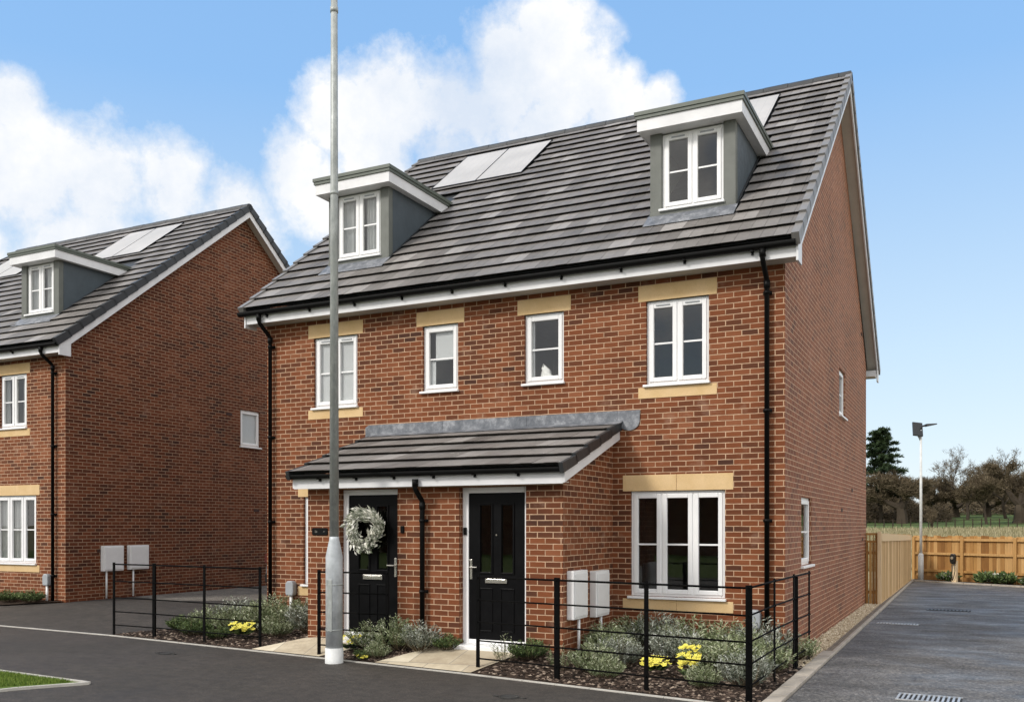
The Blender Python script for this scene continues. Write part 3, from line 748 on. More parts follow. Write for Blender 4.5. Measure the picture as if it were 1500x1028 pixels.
# porch of the main house
def porch():
    root = main; x0, x1, yf, zt = -6.40, -2.396, -1.80, 2.36
    dR = (-3.89, -2.91); dL = (-5.84, -4.86)
    m = MB(); hs = [(dR[0], dR[1], .02, 2.311), (dL[0], dL[1], .02, 2.311)]
    wall_grid(m, x0, x1, -.4, zt, hs, lambda u, v, d: (u, yf + d, v), .13)
    m.poly([(x1, yf, -.4), (x1, 0, -.4), (x1, 0, 3.0), (x1, yf, zt)]); m.poly([(x0, 0, -.4), (x0, yf, -.4), (x0, yf, zt), (x0, 0, 3.0)])
    m.build('porch_wall', 'brick', root)
    door(root, dR[0], dR[1], yf, -1); door(root, dL[0], dL[1], yf, 1)
    # roof
    ya, za, yb, zb = -2.10, 2.535, -.02, 3.255; sl = (zb - za) / (yb - ya); VL, VR = -6.53, -2.27
    tiles('porch_roof', root, VL + .02, VR - .03, ya, za, yb, sl, None, gauge=.44, seed=21)
    m = MB(); m.hexa([(VL + .03, ya + .08, za + .0), (VR - .03, ya + .08, za + .0), (VR - .03, yb, zb - .04), (VL + .03, yb, zb - .04), (VL + .03, ya + .03, za + .01), (VR - .03, ya + .03, za + .01), (VR - .03, yb, zb - .010), (VL + .03, yb, zb - .010)]); m.build('porch_roof_deck', 'verge_dark', root)
    L = (yb - ya) * math.hypot(1, sl); N = 5; gg = L / N; c_ = 1 / math.hypot(1, sl); s_ = sl * c_
    def P(x, s, h): return (x, ya + s * c_ - h * s_, za + s * s_ + h * c_)
    for xv, sg in ((VR, 1), (VL, -1)):
        m = MB()
        for r in range(N):
            a, b = sorted((xv - sg * .045, xv + sg * .012)); s0, s1 = r * gg - .02, (r + 1) * gg + (.012 if r < N - 1 else 0)
            m.hexa([P(a, s0, -.085), P(b, s0, -.085), P(b, s1, -.10), P(a, s1, -.10), P(a, s0, .046), P(b, s0, .046), P(b, s1, .014), P(a, s1, .014)])
        m.build('porch_verge', 'verge_dark', root, bevel=.004)
        m = MB(); a, b = sorted((xv - sg * .040, xv - sg * .018)); 
        m.hexa([(a, -2.0, 2.335), (b, -2.0, 2.335), (b, -.0, 2.335 + 2.0 * sl + .0), (a, -.0, 2.335 + 2.0 * sl), (a, -2.0, za - .04), (b, -2.0, za - .04), (b, -.0, za - .04 + 2.0 * sl), (a, 0, za - .04 + 2.0 * sl)])
        m.build('porch_barge_board', 'fascia_white', root)
    m = MB(); m.box(VL + .04, VR - .042, -2.0, -1.982, 2.325, 2.50); m.build('porch_fascia', 'fascia_white', root)
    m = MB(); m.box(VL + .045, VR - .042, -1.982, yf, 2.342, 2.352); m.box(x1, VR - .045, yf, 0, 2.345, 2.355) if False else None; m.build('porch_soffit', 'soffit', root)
    m = MB(); prof = [(.0, .035), (.0, .02)] + [(-.05 + .05 * math.cos(a), .015 - .045 * math.sin(a)) for a in frange(0, math.pi, 8)] + [(-.10, .035), (-.095, .035)] + [(-.05 - .045 * math.cos(a), .015 - .038 * math.sin(a)) for a in frange(0, math.pi, 8)] + [(-.005, .035)]
    m.prism([(VL - .03, -2.002 + a, 2.49 + b) for a, b in prof], (VR - VL - .02, 0, 0))
    for xe in (VL - .03, VR - .055): m.prism([(xe, -2.002 + a, 2.49 + b) for a, b in prof[:12]], (.005, 0, 0))
    x = VL + .5
    while x < VR - .2: m.box(x, x + .03, -2.002, -2.085, 2.452, 2.462); m.box(x, x + .03, -2.004, -2.03, 2.425, 2.462); x += .62
    m.build('porch_gutter', 'black_plastic', root)
    # downpipe between the doors
    m = MB(); x = -4.42; m.tube([(x, -2.05, 2.42), (x, -2.05, 2.30), (x, -2.02, 2.26), (x, -1.88, 2.14), (x, -1.87, 2.10), (x, -1.87, .12)], .034, 12)
    m.tube([(x, -2.05, 2.42), (x, -2.05, 2.32)], .042, 12); m.tube([(x, -1.87, 2.12), (x, -1.87, 2.02)], .042, 12)
    for z in (1.85, .9): m.tube([(x, -1.87, z), (x, -1.87, z + .04)], .043, 12); m.box(x - .055, x + .055, -1.84, -1.80, z, z + .04)
    m.build('downpipe', 'black_plastic', root, smooth=True)
    # lead flashing with a rounded lobe at its right end
    m = MB(); y = -.014
    xs = [-6.60, -5.2, -3.75, -2.32]
    for a, b in zip(xs, xs[1:]):
        m.box(a, b - .004, y + random.uniform(-.003, 0), 0, 3.262, 3.435)
    lobe = [(-2.32, 3.432), (-2.32, 3.24), (-2.27, 3.19)] + [(-2.145 + .155 * math.cos(t), 3.285 + .135 * math.sin(t)) for t in frange(math.pi * 1.28, 2 * math.pi, 10)] + [(-1.985, 3.432)]
    m.prism([(p, y - .003, q) for p, q in lobe], (0, -y + .003, 0))
    lb = [(-6.60, 3.43), (-6.66, 3.40), (-6.66, 3.22), (-6.60, 3.20)]; m.prism([(p, y, q) for p, q in lb], (0, -y, 0))
    # dressed down over the top tiles
    m.hexa([P(VL + .05, L - .17, .030), P(VR + .03, L - .17, .030), P(VR + .03, L + .01, .012), P(VL + .05, L + .01, .012), P(VL + .05, L - .17, .036), P(VR + .03, L - .17, .036), P(VR + .03, L + .01, .03), P(VL + .05, L + .01, .03)])
    m.build('lead_flashing', 'lead', root)
    m = MB(); m.box(-4.80, -4.75, yf - .025, yf + .002, 1.70, 1.80); m.build('doorbell', 'black_plastic', root, bevel=.005)
    m = MB(); m.box(-3.87, -3.825, yf + .070, yf + .096, 1.68, 1.78); m.build('doorbell', 'black_plastic', root, bevel=.005)
porch()
# cloth on the sill of the small right window
def cloth():
    rr = random.Random(4); m = MB(); N = 10; V = []; F = []
    for i in range(N + 1):
        t = i / N; r = .10 * (1 - t) ** .6 + .012
        for k in range(12):
            a = k * math.pi / 6; q = r * (1 + .22 * math.sin(3 * a + i) + rr.uniform(-.08, .08))
            V.append((q * math.cos(a) - .07 * t * t, q * math.sin(a) * .5, .0 + t * (.23 + .03 * math.sin(a))))
    for i in range(N):
        for k in range(12): F.append((i * 12 + k, i * 12 + (k + 1) % 12, (i + 1) * 12 + (k + 1) % 12, (i + 1) * 12 + k))
    m.add(V, F); o = m.build('folded_cloth', 'cloth_white', smooth=True); o.location = (-3.50, .19, 3.975)
    tag(o, 'crumpled white cloth on the inside sill of the small upper window right of centre', 'cloth')
cloth()

# ------------------------------------------------------------------ next house
nw = [dict(x0=-2.13, x1=-1.24, z0=3.775, z1=4.945, n=2, stone_sill=True, curtain=('curtain', [(-2.13, -1.95), (-1.5, -1.24)])),
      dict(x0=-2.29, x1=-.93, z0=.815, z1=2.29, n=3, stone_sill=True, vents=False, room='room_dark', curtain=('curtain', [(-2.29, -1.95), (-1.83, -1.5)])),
      dict(x0=-4.4, x1=-3.75, z0=3.915, z1=4.945, n=1, vents=False), dict(x0=-7.6, x1=-6.7, z0=3.775, z1=4.945, n=2, stone_sill=True)]
nb = house('neighbouring_house', (-14.99, .9, .175), 8.73, nw, [-1.72, -6.9], [(-3.62, -1.62), (-8.35, -6.35)], [(5.25, 6.0, 3.72, 4.68, False, ('blind', [(5.25, 6.0, 3.7, 4.7)]))],
           [(.90, 1.08), (5.85, 2.04), (4.83, 4.51)], 'verge_dark', seed=12, pipeR=.31)
tag(nb, 'farther brick house at the left with one visible dormer and dark roof edging', 'house')
# houses across the road: only seen reflected in the ground floor glass
op = dup(nb, (6, -44, 0), math.pi, 'brick house across the road, reflected in the ground floor windows', 'houses across the road')
op['label'] = 'brick house across the road, mirrored in the ground floor windows'
op2 = dup(nb, (-6.5, -44, 0), math.pi, 'brick house across the road, mirrored in the ground floor windows', 'houses across the road')
for xx in (-19.5, -32.0, -44.5): dup(nb, (xx, -44, 0), math.pi, 'brick house across the road, mirrored in the ground floor windows', 'houses across the road')
op['group'] = 'houses across the road'
m = MB(); m.poly([(-60, -19, .0), (-60, -43, .02), (60, -43, .02), (60, -19, .0)][::-1]); kind(m.build('far_verge', 'lawn'), 'structure')

# ------------------------------------------------------------------ meter boxes etc
def meter(name, M, label, group, w=.50, h=.60, d=.21, leg=.5, lx=None, ):
    root = empty(name, tuple(M.translation)); 
    m = MB(); m.M = M.to_3x3().to_4x4(); m.box(-w / 2, w / 2, -d, 0, 0, h); b = m.build('cabinet', 'meter_white', root, bevel=.012)
    m = MB(); m.M = M.to_3x3().to_4x4(); m.box(-w / 2 + .03, w / 2 - .03, -d - .012, -d - .001, .035, h - .035); m.tube([(w / 2 - .06, -d - .018, h / 2), (w / 2 - .06, -d - .012, h / 2)], .012, 8)
    m.build('cabinet_door', 'meter_white', root, bevel=.008)
    m = MB(); m.M = M.to_3x3().to_4x4(); lx = -w * .1 if lx is None else lx; m.tube([(lx, -.06, .02), (lx, -.06, -leg)], .02, 10); m.build('conduit', 'meter_white', root, smooth=True)
    tag(root, label, 'meter box', group)
RX = Matrix.Rotation(math.pi / 2, 4, 'Z')
meter('meter_box', Matrix.Translation((-2.396, -1.445, .61)) @ RX, 'white meter box on the porch side wall, the one nearer the door', 'white meter boxes on brick walls', .48, .62, .10, leg=.52, lx=.02)
meter('meter_box', Matrix.Translation((-2.396, -.65, .575)) @ RX, 'white meter box on the porch side wall, in the corner by the house front', 'white meter boxes on brick walls', .50, .62, .10, leg=.50, lx=.02)
meter('meter_box', Matrix.Translation((-14.99, 2.05, .80)) @ RX, 'white meter box on the bare gable of the far house, left of the pair', 'white meter boxes on brick walls', .54, .56, .11, leg=.6, lx=-.16)
meter('meter_box', Matrix.Translation((-14.99, 2.76, .81)) @ RX, 'white meter box on the bare gable of the far house, right of the pair', 'white meter boxes on brick walls', .54, .55, .11, leg=.6, lx=-.14)

def utility(loc, label, zg):
    root = empty('utility_box', loc); m = MB()
    prof = [(-.075, 0), (.075, 0), (.085, .06), (.085, .20), (.05, .25), (-.05, .25), (-.085, .20), (-.085, .06)]
    m.prism([(p, -.11, q) for p, q in prof], (0, .11, 0)); m.build('cover', 'meter_grey', root, bevel=.02)
    m = MB(); m.tube([(0, -.05, 0), (0, -.05, zg)], .028, 10); m.build('pipe', 'meter_white', root, smooth=True)
    tag(root, label, 'utility box', 'small grey boxes low on the house fronts')
utility((-8.16, 0, .62), 'small grey box on a pale pipe, on the brick left of the porch', -.52)
utility((-15.5, .9, .53), 'small grey box on a pale pipe beside the downpipe of the far house', -.38)
utility((-.385, 0, .44), 'small grey domed box behind the shrubs beside the right hand downpipe', -.4)

def plaque():
    root = empty('house_sign', (-6.18, -1.80, 1.72)); m = MB()
    pts = []
    for cx, cz, a0 in ((.115, .03, 0), (-.115, .03, 90), (-.115, -.03, 180), (.115, -.03, 270)):
        pts += [(cx + .022 * math.cos(R(a0 + t)), -.014, cz + .022 * math.sin(R(a0 + t))) for t in (0, 30, 60, 90)]
    m.prism(pts, (0, .014, 0)); m.build('plate', 'black_plastic', root)
    m = MB()
    for i, x in enumerate((-.075, -.05)): m.box(x - .004, x + .004, -.017, -.0142, -.018, .018)
    m.box(-.055, -.045, -.017, -.0142, .012, .018)
    m.box(.07, .085, -.017, -.0142, -.004, .004)
    m.build('digits', 'chrome', root)
    tag(root, 'small black name plate on the brick pier left of the wreathed door', 'sign')
plaque()

# ------------------------------------------------------------------ foliage helpers
def leaf(m, p, d, L, w, tint, up=None):
    d = d.normalized(); s_ = d.cross(Vector((rnd.uniform(-1, 1), rnd.uniform(-1, 1), rnd.uniform(-.3, 1)))); 
    if s_.length < 1e-4: s_ = d.orthogonal()
    s_ = s_.normalized() * w / 2; n_ = s_.cross(d).normalized() * (w * .25)
    a = p; b = p + d * L * .5 + s_ - n_; c = p + d * L; e = p + d * L * .5 - s_ - n_
    m.add([tuple(a), tuple(b), tuple(c), tuple(e)], [(0, 1, 2, 3)], tint)
def shrub_mesh(seed, r, h, stems, per, L, w, mat, name='foliage', up=.6, stem_mat='twig'):
    global rnd
    rnd = random.Random(seed); m = MB(); st = MB()
    for i in range(stems):
        a = rnd.uniform(0, 6.28); q = math.sqrt(rnd.random()); hh = h * (1 - .45 * q * q) * rnd.uniform(.7, 1.12)
        base = Vector((math.cos(a) * q * r * .3, math.sin(a) * q * r * .3, 0)); tip = Vector((math.cos(a) * q * r, math.sin(a) * q * r, hh))
        ctrl = (base + tip) / 2 + Vector((math.cos(a) * r * .12, math.sin(a) * r * .12, -hh * .05))
        if i % 3 == 0: st.tube([tuple(base), tuple(ctrl), tuple(tip)], [.004, .003, .0015], 4, rnd.random(), caps=False)
        tn = rnd.uniform(-.2, .25)
        for k in range(per):
            t = .30 + .72 * k / per; p = base * (1 - t) ** 2 + ctrl * 2 * t * (1 - t) + tip * t * t
            d = Vector((rnd.uniform(-1, 1), rnd.uniform(-1, 1), rnd.uniform(-.2, 1) * up + .35)) + Vector((math.cos(a), math.sin(a), 0)) * .4
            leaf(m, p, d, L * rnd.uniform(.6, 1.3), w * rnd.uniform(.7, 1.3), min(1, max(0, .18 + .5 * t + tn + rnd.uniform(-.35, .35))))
    return m, st
def make_plant(name, seed, r, h, stems, per, L, w, mat, loc, label, cat, group, up=.6):
    root = empty(name, loc); m, st = shrub_mesh(seed, r, h, stems, per, L, w, mat, up=up)
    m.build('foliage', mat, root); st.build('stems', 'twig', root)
    return tag(root, label, cat, group)
SH = []
GRP = 'silver green shrubs in the front beds'
protos = [make_plant('silver_shrub', 31 + i, .34 + .04 * i, .42 + .05 * (i % 2), 150, 13, .056, .015, 'leaf_grey' if i == 1 else 'leaf_silver', (0, 0, 0), '', 'shrub', GRP) for i in range(3)]
protos.append(make_plant('green_shrub', 51, .30, .24, 120, 12, .05, .018, 'leaf_green', (0, 0, 0), '', 'shrub', 'low green plants in the front beds'))
protos.append(make_plant('sparse_shrub', 57, .22, .36, 26, 14, .045, .007, 'leaf_silver', (0, 0, 0), '', 'shrub', 'sparse upright plants in the front beds', up=.9))
used = set()
def plant(k, x, y, s, label, rz=None):
    rz = random.uniform(0, 6.28) if rz is None else rz
    z = g(x, y) + .012; s *= 1.08
    if k not in used:
        used.add(k); o = protos[k]; o.location = (x, y, z); o.rotation_euler = (0, 0, rz); o.scale = (s, s, s); o['label'] = label; return o
    return dup(protos[k], (x, y, z), rz, label, protos[k]['group'], s)
# right bed
for k, x, y, s, lb in [
    (0, -2.0, -.32, 1.0, 'silver green shrub in the corner where porch wall meets house front'),
    (1, -1.65, -.36, 1.1, 'large silver green shrub under the left half of the ground floor window'),
    (2, -1.15, -.38, 1.12, 'large silver green shrub directly under the middle of the ground floor window'),
    (0, -.66, -.36, 1.1, 'silver green shrub under the right edge of the ground floor window sill'),
    (1, -.22, -.36, 1.15, 'silver green shrub at the foot of the right hand downpipe'),
    (2, .08, .28, .75, 'small silver green shrub at the gravel end of the right hand bed'),
    (0, -1.95, -1.3, .95, 'silver green shrub in the right bed in front of the meter boxes'),
    (1, -1.72, -1.62, .8, 'silver green shrub left of the yellow flowers in the right bed'),
    (0, -.78, -1.35, .85, 'silver green shrub between the two clumps of yellow flowers in the right bed'),
    (2, -.35, -1.55, 1.0, 'silver green shrub right of the tall yellow flowers'),
    (1, -.05, -2.15, .85, 'silver green shrub beside the corner post of the right railing'),
    (0, -.02, -1.0, .85, 'silver green shrub against the driveway side of the right railing'),
    (3, -2.75, -2.05, .9, 'low green plant in front of the brick pier right of the plain door'),
    (4, -3.0, -2.25, .9, 'thin upright plant in front of the plain door behind the railing'),
    (4, -2.25, -2.2, .8, 'thin upright plant behind the second post of the right railing'),
    (3, -.15, -.85, .6, 'low green plant at the driveway edge of the right bed'),
    (0, -2.15, -.95, .9, 'silver green shrub just below the right hand meter box'),
    (1, -1.15, -1.05, .95, 'silver green shrub behind the left yellow clump in the right bed'),
    (0, -.35, -.85, 1.0, 'silver green shrub behind the tall yellow flowers, toward the driveway'),
    (2, -1.9, -2.05, .75, 'small silver green shrub between the second and third posts of the right railing'),
    (0, -.45, -2.45, .6, 'small silver green shrub at the kerb beside the corner post'),
    (2, -1.62, -2.35, .55, 'small silver green shrub at the front edge of the right bed')]:
    plant(k, x, y, s, lb)
# middle bed
for k, x, y, s, lb in [
    (2, -5.16, -2.02, .80, 'silver green shrub in the middle bed right in front of the wreathed door'),
    (0, -4.72, -1.98, .95, 'silver green shrub in the middle bed left of the downpipe foot'),
    (1, -4.36, -2.0, .78, 'silver green shrub at the foot of the downpipe between the doors'),
    (3, -4.02, -1.90, .75, 'low green plant beside the frame of the plain door'),
    (0, -4.85, -2.28, .5, 'small silver green shrub at the front edge of the middle bed'),
    (3, -5.05, -2.30, .5, 'low green plant at the front edge of the middle bed')]:
    plant(k, x, y, s, lb)
# left bed
for k, x, y, s, lb in [
    (1, -8.72, -.75, 1.0, 'silver green shrub in the left bed behind the third railing post'),
    (2, -8.15, -.45, 1.1, 'large silver green shrub at the foot of the left downpipe'),
    (0, -7.62, -.42, 1.0, 'silver green shrub under the small grey box left of the porch'),
    (1, -7.10, -.85, 1.05, 'silver green shrub against the left side of the porch'),
    (0, -8.45, -1.15, .9, 'silver green shrub left of the yellow flowers in the left bed'),
    (2, -7.45, -1.25, .7, 'small silver green shrub beside the last post of the left railing'),
    (0, -8.05, -.95, 1.0, 'silver green shrub behind the yellow flowers in the left bed'),
    (2, -9.0, -1.05, .85, 'silver green shrub at the middle of the left bed'),
    (3, -9.45, -1.2, .95, 'low green plant behind the second post of the left railing'),
    (3, -8.95, -1.45, .9, 'low green plant between the second and third posts of the left railing'),
    (4, -9.30, -.75, .9, 'thin upright plant at the back of the left bed'),
    (3, -8.3, -1.62, .7, 'low green plant at the front edge of the left bed')]:
    plant(k, x, y, s, lb)

def primrose(seed, loc, s, label, n=26, h=.12):
    r_ = random.Random(seed); root = empty('yellow_primrose', loc); lf = MB(); fl = MB()
    global rnd; rnd = r_
    for i in range(40):
        a = r_.uniform(0, 6.28); leaf(lf, Vector((0, 0, .02)), Vector((math.cos(a), math.sin(a), r_.uniform(.1, .7))), .13 * r_.uniform(.6, 1.1), .045, r_.random())
    for i in range(n):
        a = r_.uniform(0, 6.28); q = .13 * math.sqrt(r_.random()); c = Vector((math.cos(a) * q, math.sin(a) * q, h * r_.uniform(.5, 1.1))); tl = Vector((r_.uniform(-.5, .5), -.5 + r_.uniform(-.4, .4), 1)).normalized()
        u = tl.orthogonal().normalized(); v = tl.cross(u)
        for k in range(5):
            t0 = k * 2 * math.pi / 5; p1 = c + (u * math.cos(t0 - .5) + v * math.sin(t0 - .5)) * .022; p2 = c + (u * math.cos(t0) + v * math.sin(t0)) * .030 + tl * .006; p3 = c + (u * math.cos(t0 + .5) + v * math.sin(t0 + .5)) * .022
            fl.add([tuple(c), tuple(p1), tuple(p2), tuple(p3)], [(0, 1, 2, 3)])
    lf.build('leaves', 'leaf_green', root); fl.build('flowers', 'petal_yellow', root); root.scale = (s,) * 3
    return tag(root, label, 'flower', 'yellow primroses in the front beds')
primrose(1, (-1.14, -1.98, .09), 1.3, 'clump of yellow flowers behind the third post of the right railing', 34)
primrose(2, (-.72, -2.0, .06), 1.15, 'tall clump of yellow flowers, the nearer of two stacked clumps in the right bed', 40, .2)
primrose(5, (-.78, -1.75, .19), 1.0, 'clump of yellow flowers just above and behind the tall clump in the right bed', 34, .2)
primrose(3, (-7.86, -1.55, .12), 1.5, 'clump of yellow flowers in the left bed beside its last railing post', 34)
primrose(4, (-5.42, -2.12, .12), 1.05, 'clump of yellow flowers in front of the wreathed door', 30, .16)
primrose(6, (-5.05, -2.34, .03), .8, 'small clump of yellow flowers at the kerb before the wreathed door', 16, .08)

# plants by the neighbour's wall
for i, (x, y) in enumerate(((-15.6, .55), (-16.2, .45), (-16.9, .4))):
    o = dup(protos[3], (x, y, g(x, y) + .03), i * 1.7, ['low green plant beside the downpipe of the far house', 'low green plant under the window of the far house', 'low green plant cut by the left edge of the photo, at the far house'][i], 'low green plants in the front beds', 1.0)

# ------------------------------------------------------------------ wreath
def wreath():
    global rnd; rnd = random.Random(77)
    root = empty('door_wreath', (-5.40, -1.79, 1.76)); m = MB(); fr = MB()
    pts = [(.20 * math.cos(t), 0, .20 * math.sin(t)) for t in frange(0, 2 * math.pi, 28)]; fr.tube(pts, .022, 6); fr.build('ring', 'twig', root)
    for i in range(1500):
        t = rnd.uniform(0, 6.283); rr_ = .20 + .02 * math.sin(3 * t + 1) + rnd.gauss(0, .038); p = Vector((rr_ * math.cos(t), rnd.uniform(-.05, .01), rr_ * math.sin(t)))
        d = Vector((math.cos(t), 0, math.sin(t))) * rnd.uniform(-.5, 1) + Vector((-math.sin(t), 0, math.cos(t))) * .8 + Vector((rnd.uniform(-.4, .4), rnd.uniform(-.9, .1), rnd.uniform(-.4, .4)))
        leaf(m, p, d, rnd.uniform(.05, .10), rnd.uniform(.022, .04), min(1, max(0, rnd.gauss(.60, .34))))
    m.build('foliage', 'leaf_wreath', root); root.scale = (1.08,) * 3
    tag(root, 'round silver leaf wreath hanging on the left front door', 'wreath')
wreath()

# ------------------------------------------------------------------ railings
def railing(pts, label, extra=None):
    a0 = pts[0]; root = empty('metal_railing', (a0[0], a0[1], 0)); 
    for i, (x, y) in enumerate(pts):
        m = MB(); big = i in (extra or ())
        w, t = (.034, .014) if big else (.026, .008)
        dx, dy = (pts[min(i + 1, len(pts) - 1)][0] - pts[max(i - 1, 0)][0], pts[min(i + 1, len(pts) - 1)][1] - pts[max(i - 1, 0)][1]); L = math.hypot(dx, dy); dx, dy = dx / L, dy / L
        z0 = -.15; z1 = 1.20
        q = [(x + sx * dx * w - sy * dy * t, y + sx * dy * w + sy * dx * t) for sx, sy in ((-1, -1), (1, -1), (1, 1), (-1, 1))]
        m.prism([(p[0], p[1], z0) for p in q], (0, 0, z1 - z0))
        for h in (1.17, .89, .62, .39, .17): m.tube([(x - dy * (t + .012), y + dx * (t + .012), h), (x + dy * (t + .012), y - dx * (t + .012), h)], .012, 6)
        m.build('post', 'black_metal', root, bevel=.004, offset=(a0[0], a0[1], 0))
    for h, r_ in ((1.17, .012), (.89, .010), (.62, .010), (.39, .010), (.17, .010)):
        m = MB(); m.tube([(p[0], p[1], h) for p in pts], r_, 8); m.build('rail', 'black_metal', root, smooth=True, offset=(a0[0], a0[1], 0))
    return tag(root, label, 'railing', 'black metal estate railings in front of the houses')
railing([(-10.5, -1.69), (-9.54, -1.73), (-8.36, -1.84), (-7.16, -1.95)], 'black metal railing with four posts round the bed at the left', (1,))
railing([(-5.84, -2.26), (-4.78, -2.17)], 'short black metal railing with two posts before the wreathed door', ())
rl = railing([(-3.255, -2.45), (-2.12, -2.62), (-.97, -2.83), (.175, -3.02), (.175, -1.66), (.205, -.55), (.245, .40)], 'long black metal railing with seven posts round the right hand bed and its driveway side', (1, 3,))
m = MB(); m.box(-.02, .02, -.006, .006, 0, 1.16); m.box(-.10, .10, -.02, .02, 1.10, 1.13) if False else None
m.tube([(0, 0, .3), (0, -.02, .12), (.02, -.12, .03), (.02, -.2, .01)], .012, 6)
st = m.build('brace', 'black_metal', rl); st.location = (.215 + 3.255, -.42 + 2.45, 0)

# ------------------------------------------------------------------ lamp posts
def lamp_post():
    x, y = -5.325, -2.60; root = empty('lamp_post', (x, y, 0)); m = MB()
    m.tube([(0, 0, -.3), (0, 0, .20)], [.120, .120], 24); m.build('base_collar', 'base_paint', root, smooth=True)
    m = MB(); m.tube([(0, 0, .20), (0, 0, 1.40), (0, 0, 1.62), (0, 0, 1.66)], [.112, .112, .066, .062], 24)
    b = m.build('base_shaft', 'zinc_base', root, smooth=True)
    m = MB(); m.prism([(-.045, -.1125, .42), (.045, -.1125, .42), (.045, -.1125, 1.1), (-.045, -.1125, 1.1)], (0, .01, 0)); m.build('access_door', 'galvanised', b, bevel=.004)
    m = MB(); m.tube([(0, 0, .43), (0, 0, .445)], .1145, 24); m.tube([(0, 0, 1.02), (0, 0, 1.035)], .1145, 24); m.build('band', 'galvanised', b, smooth=True)
    m = MB(); m.tube([(0, 0, 1.66), (0, 0, 6.3), (0, 0, 10.2)], [.062, .050, .042], 20); m.tube([(0, 0, 8.55), (0, 0, 8.62)], [.052, .052], 20); m.tube([(0, 0, 6.15), (0, 0, 6.2)], [.0535, .0535], 20)
    m.build('pole', 'galvanised', root, smooth=True)
    m = MB(); m.tube([(0, 0, 10.1), (0, -.2, 10.25), (0, -.9, 10.3)], .03, 10); m.box(-.12, .12, -1.5, -.85, 10.24, 10.34); m.build('lantern', 'galvanised', root)
    tag(root, 'tall galvanised steel lamp post on the pavement in front of the houses', 'lamp post')
lamp_post()
def solar_lamp():
    x, y = .69, 20.85; root = empty('solar_street_lamp', (x, y, 0)); m = MB()
    m.tube([(0, 0, -.2), (0, 0, .85), (0, 0, .9)], [.085, .085, .05], 14); m.build('base', 'base_paint', root, smooth=True)
    m = MB(); m.tube([(0, 0, .9), (0, 0, 4.95)], [.046, .036], 12); m.build('pole', 'base_paint', root, smooth=True)
    m = MB(); Mx = Matrix.Translation((-.10, -.02, 4.98)) @ Matrix.Rotation(R(25), 4, 'Z') @ Matrix.Rotation(R(62), 4, 'X') @ Matrix.Rotation(R(-8), 4, 'Z')
    m.M = Mx; m.box(-.16, .16, -.26, .26, -.03, .03); m.build('solar_cell', 'charger', root, bevel=.01)
    m = MB(); m.M = Matrix.Rotation(R(25), 4, 'Z'); m.tube([(-.08, 0, 4.93), (.05, 0, 5.08), (.22, 0, 5.12)], .03, 8)
    m.hexa([(.16, -.09, 5.06), (.50, -.07, 5.13), (.50, .07, 5.13), (.16, .09, 5.06), (.16, -.09, 5.15), (.50, -.07, 5.165), (.50, .07, 5.165), (.16, .09, 5.15)])
    m.build('lantern', 'charger', root)
    m = MB(); m.tube([(0, 0, 4.6), (-.03, 0, 4.68), (-.08, .03, 4.78)], .035, 8); m.build('bracket', 'galvanised', root)
    tag(root, 'slim solar street lamp at the far end of the driveway by the timber fence', 'lamp post')
solar_lamp()

